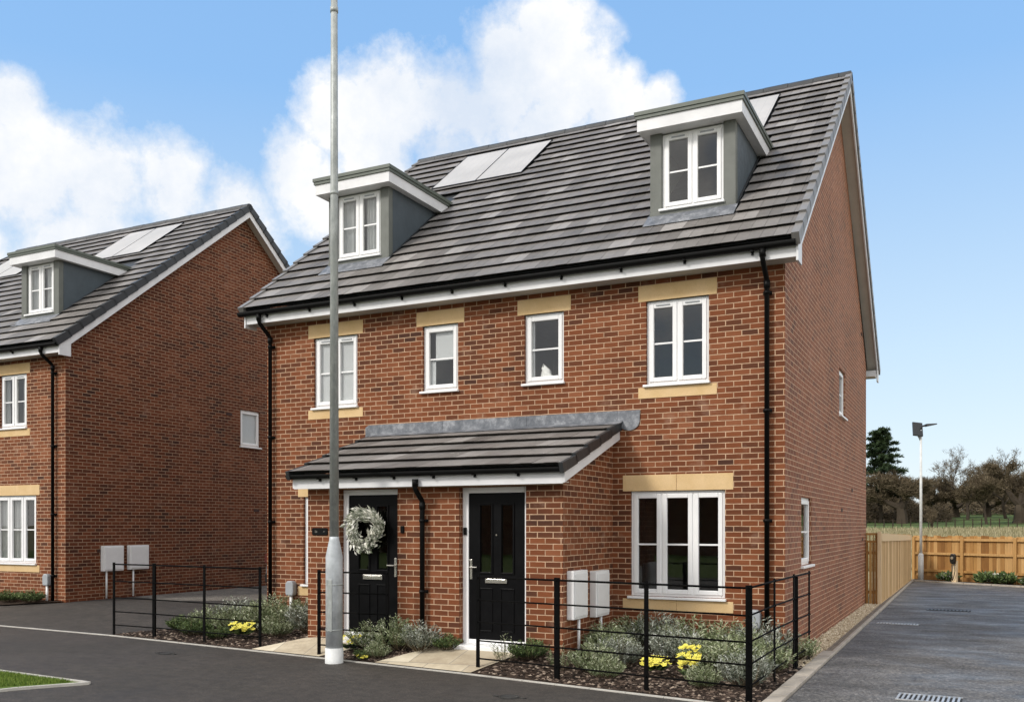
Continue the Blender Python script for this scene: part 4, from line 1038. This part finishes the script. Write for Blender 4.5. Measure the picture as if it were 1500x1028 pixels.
# ------------------------------------------------------------------ timber fences
def side_fence():
    root = empty('timber_side_fence', (.33, 10.2, 0)); P0 = Vector((.315, 10.35, 0)); P1 = Vector((.385, 20.75, 0)); N = 84; r_ = random.Random(3)
    m = MB()
    for i in range(N):
        t = i / N; p = P0.lerp(P1, t); q = P0.lerp(P1, (i + 1.12) / N); zt = 1.60 - .12 * t + (r_.uniform(-.004, .004)); e = .006 if i % 2 else 0
        m.hexa([(p.x + e, p.y, .05), (p.x + .018 + e, p.y, .05), (q.x + .010, q.y, .05), (q.x, q.y, .05), (p.x + e, p.y, zt), (p.x + .018 + e, p.y, zt), (q.x + .010, q.y, zt), (q.x, q.y, zt)], r_.random())
    m.build('fence_boards', 'timber_pale', root, offset=(.33, 10.2, 0))
    m = MB(); m.hexa([(P0.x - .005, P0.y, 1.45), (P0.x + .034, P0.y, 1.45), (P1.x + .034, P1.y, 1.33), (P1.x - .005, P1.y, 1.33), (P0.x - .005, P0.y, 1.63), (P0.x + .034, P0.y, 1.63), (P1.x + .034, P1.y, 1.50), (P1.x - .005, P1.y, 1.50)], .55)
    m.build('capping_rail', 'timber_pale', root, offset=(.33, 10.2, 0))
    for k in range(6):
        p = P0.lerp(P1, k / 5); m = MB(); m.box(p.x - .11, p.x - .012, p.y - .05, p.y + .05, -.2, 1.64 - .12 * k / 5, .4); m.build('post', 'timber_gold', root, offset=(.33, 10.2, 0))
    m = MB(); m.hexa([(P0.x - .004, P0.y, -.05), (P0.x + .03, P0.y, -.05), (P1.x + .03, P1.y, -.05), (P1.x - .004, P1.y, -.05), (P0.x - .004, P0.y, .05), (P0.x + .03, P0.y, .05), (P1.x + .03, P1.y, .05), (P1.x - .004, P1.y, .05)], .2)
    m.build('base_board', 'timber_pale', root, offset=(.33, 10.2, 0))
    tag(root, 'pale timber board fence running along the left side of the driveway', 'fence')
    # gate / infill at the gable
    root = empty('timber_gate', (.13, 10.22, 0)); r_ = random.Random(8)
    for k, (a, b) in enumerate(((-.12, -.065), (-.045, .01), (.02, .075), (.088, .13))):
        m = MB(); m.box(a, b, -.012, .012, -.02, 1.42, r_.random() * .6); m.build('slat', 'timber_gold', root)
    m = MB(); m.box(-.12, .14, -.018, .018, 1.42, 1.47, .3); m.box(-.12, .14, -.018, .018, 1.59, 1.64, .4)
    for k in range(4): m.box(-.11 + k * .07, -.09 + k * .07, -.01, .01, 1.47, 1.59, .3)
    m.build('trellis', 'timber_gold', root)
    for z in (.25, 1.15): m = MB(); m.box(-.12, .14, .014, .04, z, z + .07, .3); m.build('rail', 'timber_gold', root)
    m = MB(); m.box(.135, .215, -.06, .03, -.1, 1.67, .85); m.build('gate_post', 'timber_pale', root, bevel=.004)
    tag(root, 'narrow slatted timber gate closing the gap between gable wall and pale fence', 'gate')
side_fence()
def back_fence():
    A = Vector((.40, 21.35, 0)); d = Vector((.85, -.53, 0)).normalized(); n_ = Vector((.53, .85, 0)).normalized(); root = empty('timber_back_fence', tuple(A)); r_ = random.Random(5)
    Lf = 13.6; pitch = .125; N = int(Lf / pitch)
    m = MB()
    def bx(mm, s0, s1, o0, o1, z0, z1, t):
        q = [d * s0 + n_ * o0, d * s1 + n_ * o0, d * s1 + n_ * o1, d * s0 + n_ * o1]
        mm.hexa([(p.x, p.y, z0) for p in q] + [(p.x, p.y, z1) for p in q], t)
    for i in range(N):
        s0 = i * pitch; bx(m, s0, s0 + pitch * r_.uniform(.99, 1.08), .06 + (.010 if i % 2 else 0), .075 + (.010 if i % 2 else 0), .02, 1.47 + r_.uniform(-.025, .025), r_.random())
    m.build('fence_boards', 'timber_gold', root)
    for z in (.30, .86, 1.32):
        m = MB(); bx(m, 0, Lf, 0, .058, z, z + .075, .75 if z > .5 else .5); m.build('rail', 'timber_gold', root)
    s = .02
    while s < Lf:
        m = MB(); bx(m, s, s + .095, -.045, .05, -.2, 1.44, .6); m.build('post', 'timber_gold', root, bevel=.004); s += 1.72
    m = MB(); bx(m, 0, Lf, .0, .05, -.05, .16, .1); m.build('gravel_board', 'timber_gold', root)
    tag(root, 'golden brown timber fence across the end of the driveway', 'fence')
back_fence()

def charger(x, y, label, s=1., ang=-30):
    root = empty('car_charger', (x, y, 0)); root.rotation_euler = (0, 0, R(ang)); root.scale = (s, s, s)
    m = MB(); m.box(-.075, .075, -.02, .08, -.1, .72, .9); m.build('post', 'timber_pale', root, bevel=.006)
    m = MB(); prof = [(-.06, .62), (.06, .62), (.085, .70), (.085, .86), (.055, .93), (-.055, .93), (-.085, .86), (-.085, .70)]
    m.prism([(a, -.12, b) for a, b in prof], (0, .11, 0)); c = m.build('charging_unit', 'charger', root, bevel=.02)
    m = MB(); m.tube([(0, -.14, .80), (0, -.11, .80)], .045, 14); m.build('socket', 'chrome', c)
    m = MB(); m.tube([(.05, -.1, .64), (.085, -.1, .40), (.03, -.09, .18), (-.03, -.06, .10), (-.06, -.03, .3), (-.04, -.06, .6)], .012, 6); m.build('cable', 'charger', c, smooth=True)
    tag(root, label, 'car charger', 'car chargers on timber posts')
charger(1.70, 19.62, 'black car charger on a pale timber post in front of the golden back fence')
charger(5.53, 17.25, 'black car charger cut by the right edge of the photo', 1.15)

# hellebores along the back fence
hp = make_plant('leafy_plant', 91, .34, .30, 60, 5, .15, .085, 'leaf_green', (0, 0, 0), '', 'shrub', 'broad leaved plants before the back fence', up=.5)
m, _ = shrub_mesh(95, .32, .34, 22, 3, .11, .075, 'leaf_wreath'); 
for k, f in enumerate(m.t): m.t[k] = min(.75, f * .7)
m.build('pale_bracts', 'leaf_wreath', hp)
d_ = Vector((.85, -.53)).normalized(); spots = [(1.05, .95), (2.35, 1.15), (2.85, 1.1), (3.6, .85), (4.2, .95), (4.7, 1.1)]
hl = ['broad leaved plant between the solar lamp and the nearer-left charger post', 'broad leaved plant just right of the charger post on the left', 'second broad leaved plant right of the left charger post', 'third broad leaved plant right of the left charger post', 'fourth broad leaved plant right of the left charger post', 'broad leaved plant nearest the right edge before the back fence']
for i, (s, sz) in enumerate(spots):
    x, y = .43 + d_.x * s + .22, 20.36 + d_.y * s + .40
    if i == 0: hp.location = (x, y, .03); hp.scale = (sz,) * 3; hp['label'] = hl[0]
    else: dup(hp, (x, y, .03), i * 1.3, hl[i], hp['group'], sz)

# ------------------------------------------------------------------ drain covers and channels
def drain_grate(loc, L, w, rz, label, n=12, mat='iron_grate'):
    root = empty('drain_grate', loc); root.rotation_euler = (0, 0, rz)
    m = MB(); m.box(-L / 2, L / 2, -w / 2, w / 2, -.02, .002); m.build('recess', 'rubber', root)
    m = MB(); pitch = L / n
    for i in range(n): x = -L / 2 + i * pitch; m.box(x + pitch * .12, x + pitch * .60, -w / 2 + .02, w / 2 - .02, .002, .012)
    m.box(-L / 2, L / 2, -w / 2, -w / 2 + .02, .002, .013); m.box(-L / 2, L / 2, w / 2 - .02, w / 2, .002, .013)
    m.build('bars', mat, root)
    tag(root, label, 'drain cover', 'slotted drain covers in the driveway')
drain_grate((1.80, -1.93, 0), .62, .40, R(-2), 'slotted metal drain cover at the bottom edge of the photo on the driveway', 13)
drain_grate((.98, 5.9, 0), .72, .26, R(-2), 'slotted metal drain cover in the driveway beside the gravel strip', 14)
drain_grate((1.75, 9.3, 0), .85, .24, R(-4), 'slotted metal drain cover farthest up the driveway', 12, 'iron')
def round_cover(loc, r_, label):
    root = empty('access_cover', loc); m = MB(); m.tube([(0, 0, -.02), (0, 0, .006)], r_, 28); m.build('lid', 'iron', root)
    m = MB(); N = 28; V = []; F = []
    for k in range(N):
        a = k * 2 * math.pi / N
        for rr_, z in ((r_ * 1.02, .003), (r_ * 1.02, .012), (r_ * 1.08, .012), (r_ * 1.08, .003)): V.append((rr_ * math.cos(a), rr_ * math.sin(a), z))
    for k in range(N):
        for j in range(4): F.append((k * 4 + j, k * 4 + (j + 1) % 4, ((k + 1) % N) * 4 + (j + 1) % 4, ((k + 1) % N) * 4 + j))
    m.add(V, F); m.box(-r_ * 1.9, -r_ * 1.3, -.02, .02, .002, .01); m.box(r_ * 1.3, r_ * 1.9, -.02, .02, .002, .01); m.build('rim', 'iron', root)
    tag(root, label, 'drain cover', 'small round covers in the pavement')
round_cover((-2.16, -3.78, 0), .10, 'small round metal cover in the dark pavement below the right hand railing')
round_cover((-7.99, -2.95, 0), .10, 'small round metal cover in the dark pavement below the left hand railing')

# ------------------------------------------------------------------ lawn corner bottom left
def lawn():
    tri = [(-6.86, -5.20), (-8.43, -5.08), (-12, -4.85), (-12, -9), (-7.6, -7.6)]
    # tip to the right; one edge runs back left, the other towards the camera
    m = MB(); m.prism([(x, y, -.05) for x, y in [(-6.86, -5.24), (-14, -4.75), (-14, -9.5), (-8.6, -9.5), (-7.25, -5.75)][::-1]], (0, 0, .075)); kind(m.build('lawn', 'lawn'), 'structure')
    m = MB(); P = [(-14, -4.70), (-6.80, -5.19), (-7.20, -5.78), (-8.55, -9.5)]
    for a, b in zip(P, P[1:]):
        a, b = Vector((*a, 0)), Vector((*b, 0)); dd = (b - a).normalized(); nn = Vector((-dd.y, dd.x, 0)) * .025; L = (b - a).length; s = 0
        while s < L - .01:
            e = min(s + .9, L); p, q = a + dd * s, a + dd * (e - .006); s = e
            m.hexa([tuple(p - nn + Vector((0, 0, -.05))), tuple(q - nn + Vector((0, 0, -.05))), tuple(q + nn + Vector((0, 0, -.05))), tuple(p + nn + Vector((0, 0, -.05))), tuple(p - nn + Vector((0, 0, .03))), tuple(q - nn + Vector((0, 0, .03))), tuple(q + nn + Vector((0, 0, .03))), tuple(p + nn + Vector((0, 0, .03)))])
    kind(m.build('lawn_edging', 'edging'), 'structure')
    r_ = random.Random(6); m = MB(); cnt = 0
    while cnt < 26000:
        x = r_.uniform(-9.6, -6.9); y = r_.uniform(-6.6, -4.95)
        if y > -5.24 - (x + 6.86) * .0686 - .03: continue
        if x > -6.95 + (y + 5.24) * .75: continue
        cnt += 1; h = r_.uniform(.02, .05); a = r_.uniform(0, 6.28); w = .0035; dx, dy = math.cos(a), math.sin(a); lx, ly = r_.uniform(-.02, .02), r_.uniform(-.02, .02)
        m.add([(x - dx * w, y - dy * w, .024), (x + dx * w, y + dy * w, .024), (x + lx, y + ly, .024 + h)], [(0, 1, 2)], r_.random())
    kind(m.build('grass', 'grass'), 'stuff')
lawn()

# ------------------------------------------------------------------ parked car (only a sliver shows past the house corner)
def car():
    root = empty('parked_car', (-11.93, 4.62, .18)); hw = .88
    prof = [(0, .28), (-.02, .55), (.03, .78), (.10, .98), (.30, 1.38), (.70, 1.48), (1.7, 1.50), (2.35, 1.40), (3.05, .98), (3.9, .82), (4.05, .60), (4.05, .28)]
    m = MB(); n = len(prof); V = []
    for sx in (-1, 1):
        for (y, z) in prof: V.append((sx * (hw if z < 1.0 else hw - .26 * (z - .98) / .5), y, z))
    F = [tuple(range(n)), tuple(range(n, 2 * n))[::-1]] + [(i, n + i, n + (i + 1) % n, (i + 1) % n) for i in range(n)]
    m.add(V, F); m.build('body', 'car_paint', root, bevel=.05)
    m = MB(); m.hexa([(-.66, .085, 1.02), (.66, .085, 1.02), (.62, .30, 1.36), (-.62, .30, 1.36), (-.66, .07, 1.03), (.66, .07, 1.03), (.62, .27, 1.375), (-.62, .27, 1.375)]); m.build('rear_window', 'charger', root)
    for s in (-1, 1):
        m = MB(); m.box(s * .885, s * .66, -.035, .12, .74, .96); m.build('tail_light', 'tail_red', root, bevel=.02)
        m = MB(); m.prism([(s * .86, .65, 1.0), (s * .86, 3.0, 1.0), (s * .73, 2.3, 1.34), (s * .73, .75, 1.36)], (s * .012, 0, 0)); m.build('side_window', 'charger', root)
        for yy in (.75, 3.25):
            m = MB(); m.tube([(s * .68, yy, .31), (s * .895, yy, .31)], .31, 20); w = m.build('wheel', 'rubber', root); m = MB(); m.tube([(s * .80, yy, .31), (s * .905, yy, .31)], .2, 16); m.build('rim', 'chrome', w)
    m = MB(); m.box(-.86, .86, -.06, .05, .28, .50); m.build('bumper', 'rubber', root, bevel=.03)
    m = MB(); m.box(-.26, .26, -.07, -.03, .56, .67); m.build('number_plate', 'petal_yellow', root)
    tag(root, 'grey car up the shared drive, only its rear corner showing past the house', 'car')
car()

# ------------------------------------------------------------------ trees
CAMP = Vector((2.203, -12.524, 1.8)); YAW = R(26.35); FPX = 1361.
def far(px, D):
    a = (px - 750) / FPX; rx, ry = math.cos(YAW), math.sin(YAW); dx, dy = -math.sin(YAW), math.cos(YAW)
    x, y = CAMP.x + D * (dx + a * rx), CAMP.y + D * (dy + a * ry); return x, y, terr(x, y)
def limb_tree(seed, H, spread, twigs, twlen, name, label, cat, mat='twig', tw=.05, trunkh=.22, low=0, levels=4, dens=1., flat=1., lean=0, tr=.035, group='bare trees beyond the field'):
    r_ = random.Random(seed); root = empty(name); tk = MB(); cr = MB(); ends = []
    def grow(p, d, L, rad, lv):
        n = 3; pts = [p]; q = p; dd = d
        for i in range(n):
            dd = (dd + Vector((r_.uniform(-.22, .22), r_.uniform(-.22, .22), r_.uniform(-.08, .16)))).normalized(); q = q + dd * L / n; pts.append(q)
        tk.tube([tuple(a) for a in pts], [rad * (1 - .35 * i / n) for i in range(n + 1)], 6 if lv < 2 else 4, r_.random(), caps=False)
        if lv >= levels: ends.append((pts, dd, L)); return
        if lv >= 2: ends.append((pts, dd, L))
        k = r_.choice((3, 3, 4)) if lv < 3 else r_.choice((2, 3, 3))
        for j in range(k):
            a = j * 6.283 / k + r_.uniform(-.5, .5); tilt = r_.uniform(.35, .95); u = dd.orthogonal().normalized(); v = dd.cross(u)
            nd = (dd * math.cos(tilt) + (u * math.cos(a) + v * math.sin(a)) * math.sin(tilt)); nd = Vector((nd.x * spread, nd.y * spread, nd.z * flat + .12)).normalized()
            t = pts[-1] if j < 2 else pts[-2].lerp(pts[-1], r_.random())
            grow(t, nd, L * r_.uniform(.62, .85), rad * .56, lv + 1)
    grow(Vector((0, 0, -.2)), Vector((lean, 0, 1)).normalized(), H * trunkh, H * tr, 0)
    zm = max(q.z for e in ends for q in e[0]); k = H / (zm * 1.04)
    tk.v = [(x * k, y * k, z * k) for x, y, z in tk.v]; ends = [([q * k for q in e[0]], e[1], e[2] * k) for e in ends]
    for i in range(twigs):
        pts, dd, L = r_.choice(ends); t = r_.random() * (len(pts) - 1); j = min(int(t), len(pts) - 2); p = pts[j].lerp(pts[j + 1], t - j)
        p = p + Vector((r_.gauss(0, .06), r_.gauss(0, .06), r_.gauss(0, .06))) * H * .42 * dens
        d = Vector((r_.uniform(-1, 1), r_.uniform(-1, 1), r_.uniform(-.5, 1))) + dd * .8; d.normalize()
        s_ = d.cross(Vector((r_.uniform(-1, 1), r_.uniform(-1, 1), 0))); s_ = (s_.normalized() if s_.length > 1e-4 else d.orthogonal()) * tw * r_.uniform(.5, 1.2); LL = twlen * r_.uniform(.5, 1.3)
        cr.add([tuple(p - s_), tuple(p + s_), tuple(p + d * LL)], [(0, 1, 2)], min(1, max(0, r_.gauss(.45, .25))))
    tk.build('trunk', 'bark', root); cr.build('crown', mat, root); return tag(root, label, cat, group)
def conifer(seed, H, wd, label):
    r_ = random.Random(seed); root = empty('pine_tree'); tk = MB(); cr = MB(); tk.tube([(0, 0, -.3), (.1, 0, H * .5), (0, .1, H * .98)], [H * .020, H * .013, H * .003], 7)
    for i in range(46):
        t = .30 + .70 * (i / 46) ** .9; z = H * t; L = wd * (1.12 - t) ** .75 * r_.uniform(.65, 1.15) * 1.25; a = i * 2.4 + r_.uniform(-.4, .4)
        tip = Vector((math.cos(a) * L, math.sin(a) * L, z - L * .05 + r_.uniform(-.2, .5))); tk.tube([(0, 0, z - .2), tuple(tip)], [.07, .02], 4, caps=False)
        for c_ in range(5):
            cc = Vector((0, 0, z)).lerp(tip, .30 + .18 * c_) + Vector((r_.uniform(-.3, .3), r_.uniform(-.3, .3), r_.uniform(-.1, .35))); rad = r_.uniform(.42, .85) * (1.25 - t * .6)
            sh = r_.uniform(-.15, .2)
            for k in range(95):
                d = Vector((r_.gauss(0, 1), r_.gauss(0, 1), r_.gauss(0, .5) + .15)).normalized(); p = cc + Vector((d.x, d.y, d.z * .6)) * rad * r_.uniform(.2, 1)
                s_ = d.orthogonal().normalized() * .085; e = d * .42
                cr.add([tuple(p - s_), tuple(p + s_), tuple(p + e)], [(0, 1, 2)], min(1, max(0, .45 + d.z * .2 + sh + r_.uniform(-.2, .2))))
    tk.build('trunk', 'bark', root); cr.build('crown', 'pine_leaf', root)
    return tag(root, label, 'tree')
def put(o, px, D, rz=0, s=None):
    x, y, z = far(px, D); o.location = (x, y, z - .1); o.rotation_euler = (0, 0, rz)
    if s: o.scale = s
    return o
put(conifer(3, 15.2, 4.0, 'tall dark green pine against the sky beside the gable wall'), 1290, 150)
oakA = limb_tree(11, 8.6, 1.25, 30000, .6, 'bare_tree', 'broad dense brown tree behind the solar lamp, right of the pine', 'tree', tw=.05, trunkh=.13, dens=1.2, flat=.62)
put(oakA, 1322, 145, .4, (1.12, 1.12, 1))
oakC = limb_tree(15, 9.6, 1.2, 30000, .6, 'bare_tree', 'broad dense brown tree at the right edge of the photo', 'tree', tw=.05, trunkh=.13, dens=1.2, flat=.66)
put(oakC, 1490, 140, 1.0, (1.1, 1.1, 1))
bareA = limb_tree(23, 13.6, .95, 5200, .5, 'bare_tree', 'tallest bare tree with open branches against the sky, right of the solar lamp', 'tree', tw=.035, trunkh=.27, dens=.55, levels=5, tr=.022)
put(bareA, 1417, 165, .3)
bareB = dup(bareA, (0, 0, 0), 0, 'bare open tree standing behind the dense tree at the right edge', 'bare trees beyond the field'); put(bareB, 1474, 168, 2.1, (1, 1, .97))
bareC = dup(bareA, (0, 0, 0), 0, 'smaller bare tree between the solar lamp and the tallest bare tree', 'bare trees beyond the field'); put(bareC, 1383, 175, 4.0, (.9, .9, .84))
lean = limb_tree(29, 7.4, 1.1, 10000, .5, 'bare_tree', 'leaning dense brown tree in front of the tallest bare tree', 'tree', tw=.045, trunkh=.26, dens=1., lean=.25, tr=.022)
put(lean, 1446, 138, 2.6)
oB = dup(oakA, (0, 0, 0), 0, 'dense brown tree just right of the solar lamp, behind the small bush', 'bare trees beyond the field'); put(oB, 1372, 178, 2.2, (1.0, 1.0, .92))
oD = dup(oakC, (0, 0, 0), 0, 'dense brown tree filling the gap left of the tallest bare tree', 'bare trees beyond the field'); put(oD, 1402, 185, 4.2, (1.05, 1.05, .62))
oE = dup(oakC, (0, 0, 0), 0, 'dense brown tree beneath the pine, touching the gable wall', 'bare trees beyond the field'); put(oE, 1281, 170, 5.0, (.8, .8, .66))
oF = dup(oakA, (0, 0, 0), 0, 'dense brown tree behind the leaning tree', 'bare trees beyond the field'); put(oF, 1446, 182, 3.3, (1., 1., .75))
oG = dup(oakA, (0, 0, 0), 0, 'dense brown tree mostly beyond the right edge', 'bare trees beyond the field'); put(oG, 1540, 160, 1.3, (1.2, 1.2, 1.0))
# small pale bush in the field
bush = limb_tree(41, 2.6, .6, 5200, .22, 'field_bush', 'small pale twiggy bush standing in the dry field behind the fence', 'bush', tw=.016, trunkh=.10, dens=.9, levels=4, tr=.02, group=None)
put(bush, 1364, 98, 0, (.85, .85, .95))
# far wood
def wood():
    r_ = random.Random(9); m = MB()
    for i in range(36000):
        px = r_.uniform(1180, 1700); D = r_.uniform(200, 240); x, y, z = far(px, D); hh = 4.2 + 1.6 * math.sin(px * .045) + 1.3 * math.sin(px * .13)
        p = Vector((x, y, z + r_.random() ** .8 * hh)); d = Vector((r_.uniform(-1, 1), r_.uniform(-1, 1), r_.uniform(-.4, 1))).normalized(); s_ = d.orthogonal().normalized() * .10
        m.add([tuple(p - s_), tuple(p + s_), tuple(p + d * 1.5)], [(0, 1, 2)], r_.random() * .8)
    kind(m.build('distant_wood', 'twig'), 'stuff')
    m = MB()
    for i in range(14000):
        px = r_.uniform(1200, 1392); D = r_.uniform(150, 172); x, y, z = far(px, D); hh = 2.6 + 1.2 * math.sin(px * .11) - max(0, px - 1370) * .08
        p = Vector((x, y, z + r_.random() ** 1.2 * hh)); d = Vector((r_.uniform(-1, 1), r_.uniform(-1, 1), r_.uniform(-.4, 1))).normalized(); s_ = d.orthogonal().normalized() * .08
        m.add([tuple(p - s_), tuple(p + s_), tuple(p + d * .9)], [(0, 1, 2)], r_.random() * .35)
    kind(m.build('undergrowth', 'twig'), 'stuff')
wood()
def field_fence():
    root = empty('field_fence', far(1420, 108)); o_ = Vector(far(1420, 108)); mp = MB(); prev = None
    for k in range(26):
        px = 1230 + k * 13; x, y, z = far(px, 108); m = MB(); m.box(x - .06, x + .06, y - .06, y + .06, z - .2, z + 1.15, .3); m.build('post', 'bark', root, offset=tuple(o_))
        if prev:
            for h in (.45, .95): mp.tube([(prev[0], prev[1], prev[2] + h), (x, y, z + h)], .035, 4)
        prev = (x, y, z)
    mp.build('rail', 'bark', root, offset=tuple(o_)); tag(root, 'low dark post and rail fence across the far side of the field', 'fence')
field_fence()
def dry_grass():
    r_ = random.Random(10); m = MB()
    for i in range(30000):
        D = 36 + 62 * r_.random() ** 1.1; px = r_.uniform(1180, 1640); x, y, z = far(px, D); h = r_.uniform(.25, .55); w = .02 + D * .0005; a = r_.uniform(0, 3.14)
        m.add([(x - w * math.cos(a), y - w * math.sin(a), z - .05), (x + w * math.cos(a), y + w * math.sin(a), z - .05), (x + r_.uniform(-.2, .2), y + r_.uniform(-.2, .2), z + h)], [(0, 1, 2)], r_.random())
    kind(m.build('dry_grass', 'dry_grass'), 'stuff')
dry_grass()

# ------------------------------------------------------------------ sky, sun
SUN_AZ = math.atan2(-.50, -.80); SUN_EL = R(38)
w = bpy.data.worlds.new('World'); sc.world = w; w.use_nodes = True; nt = w.node_tree; nt.nodes.clear()
class WN(NT):
    def __init__(s): s.t = nt
wn = WN()
out = wn.n('ShaderNodeOutputWorld'); bg = wn.n('ShaderNodeBackground'); wn.l(bg.outputs[0], out.inputs[0]); bg.inputs[1].default_value = .12
sky = wn.n('ShaderNodeTexSky', sky_type='NISHITA'); sky.sun_disc = False; sky.sun_elevation = SUN_EL; sky.sun_rotation = SUN_AZ; sky.altitude = 0; sky.air_density = 1.0; sky.dust_density = .6; sky.ozone_density = 1.5
gen = wn.n('ShaderNodeTexCoord').outputs['Generated']
nrm = wn.n('ShaderNodeVectorMath', operation='NORMALIZE'); wn.l(gen, nrm.inputs[0]); dirv = nrm.outputs[0]
def pdir(px, py):
    a = (px - 750) / FPX; b = (770 - py) / FPX; return Vector((-math.sin(YAW) + a * math.cos(YAW), math.cos(YAW) + a * math.sin(YAW), b)).normalized()
blobs = [(-60, 215, 150), (40, 250, 130), (150, 270, 110), (255, 275, 95), (340, 300, 85), (430, 262, 72), (480, 300, 60), (150, 380, 140), (350, 360, 70), (-120, 330, 160), (15, 150, 70),
         (500, 170, 66), (580, 160, 90), (670, 150, 105), (745, 110, 105), (800, 55, 68), (830, 120, 85), (905, 160, 62), (965, 152, 42), (560, 235, 70), (660, 230, 80), (790, 200, 80), (715, 165, 95), (730, 90, 70)]
field = None
for (px, py, r_) in blobs:
    c_ = pdir(px, py); rad = pdir(px + r_, py).angle(c_)
    dn = wn.n('ShaderNodeVectorMath', operation='DISTANCE'); wn.l(dirv, dn.inputs[0]); dn.inputs[1].default_value = c_
    f_ = wn.rng(dn.outputs['Value'], rad * 1.35, rad * .25, 0, 1)
    field = f_ if field is None else wn.math('MAXIMUM', field, f_)
n1 = wn.noise(dirv, 7.5, 15, .66); n2 = wn.noise(dirv, 2.6, 6, .55)
# general broken cloud over the rest of the sky, added unseen to whiten the light
fwd = wn.n('ShaderNodeVectorMath', operation='DISTANCE'); wn.l(dirv, fwd.inputs[0]); fwd.inputs[1].default_value = pdir(800, 200)
away = wn.rng(fwd.outputs['Value'], .62, .95, 0, 1)
other = wn.math('MULTIPLY', wn.rng(n2, .30, .46, 0, 1), away)
tot = wn.math('MAXIMUM', field, wn.math('MULTIPLY', other, .8))
val = wn.math('ADD', tot, wn.math('MULTIPLY', wn.math('SUBTRACT', n1, .5), 2.4))
mask = wn.rng(val, .23, .74, 0, 1)
mask = wn.math('MULTIPLY', mask, wn.rng(tot, 0, .12, 0, 1))
ccol = wn.ramp(wn.math('ADD', wn.math('MULTIPLY', n1, .55), wn.math('MULTIPLY', wn.noise(dirv, 4, 8, .6), .45)), [(.36, (4.1, 4.6, 5.35)), (.48, (5.2, 5.4, 5.7)), (.56, (5.9, 5.9, 5.9))])
ccol = wn.mix(away, ccol, wn.ramp(wn.noise(dirv, 3.4, 8, .6), [(.34, (5.2, 5.4, 5.8)), (.50, (9.2, 9.0, 8.7)), (.64, (12.5, 12.0, 11.3))]))
# thin veil that brightens the blue slightly
sz = wn.n('ShaderNodeSeparateXYZ'); wn.l(dirv, sz.inputs[0])
blue = wn.mix(.82, sky.outputs[0], wn.ramp(sz.outputs[2], [(0, (4.7, 5.15, 5.55)), (.17, (3.6, 4.65, 5.6)), (.42, (1.75, 3.3, 5.6)), (1, (1.0, 2.3, 4.8))]))
wn.l(wn.mix(mask, blue, ccol), bg.inputs[0])
sun = bpy.data.lights.new('sun', 'SUN'); sun.energy = 1.7; sun.angle = R(10); sun.color = (1, .95, .88)
so = bpy.data.objects.new('sun', sun); col.objects.link(so)
sd = Vector((math.sin(SUN_AZ) * math.cos(SUN_EL), math.cos(SUN_AZ) * math.cos(SUN_EL), math.sin(SUN_EL))); so.rotation_euler = sd.to_track_quat('Z', 'Y').to_euler()

# ------------------------------------------------------------------ camera
cam = bpy.data.cameras.new('camera'); co = bpy.data.objects.new('camera', cam); col.objects.link(co); sc.camera = co
co.location = CAMP; co.rotation_euler = (math.pi / 2, 0, YAW); cam.sensor_width = 36; cam.lens = FPX / 1500 * 36; cam.shift_y = (770 - 514) / 1500; cam.clip_end = 5000
sc.view_settings.view_transform = 'Standard'; sc.view_settings.look = 'None'; sc.view_settings.exposure = 0.55; sc.view_settings.gamma = 1
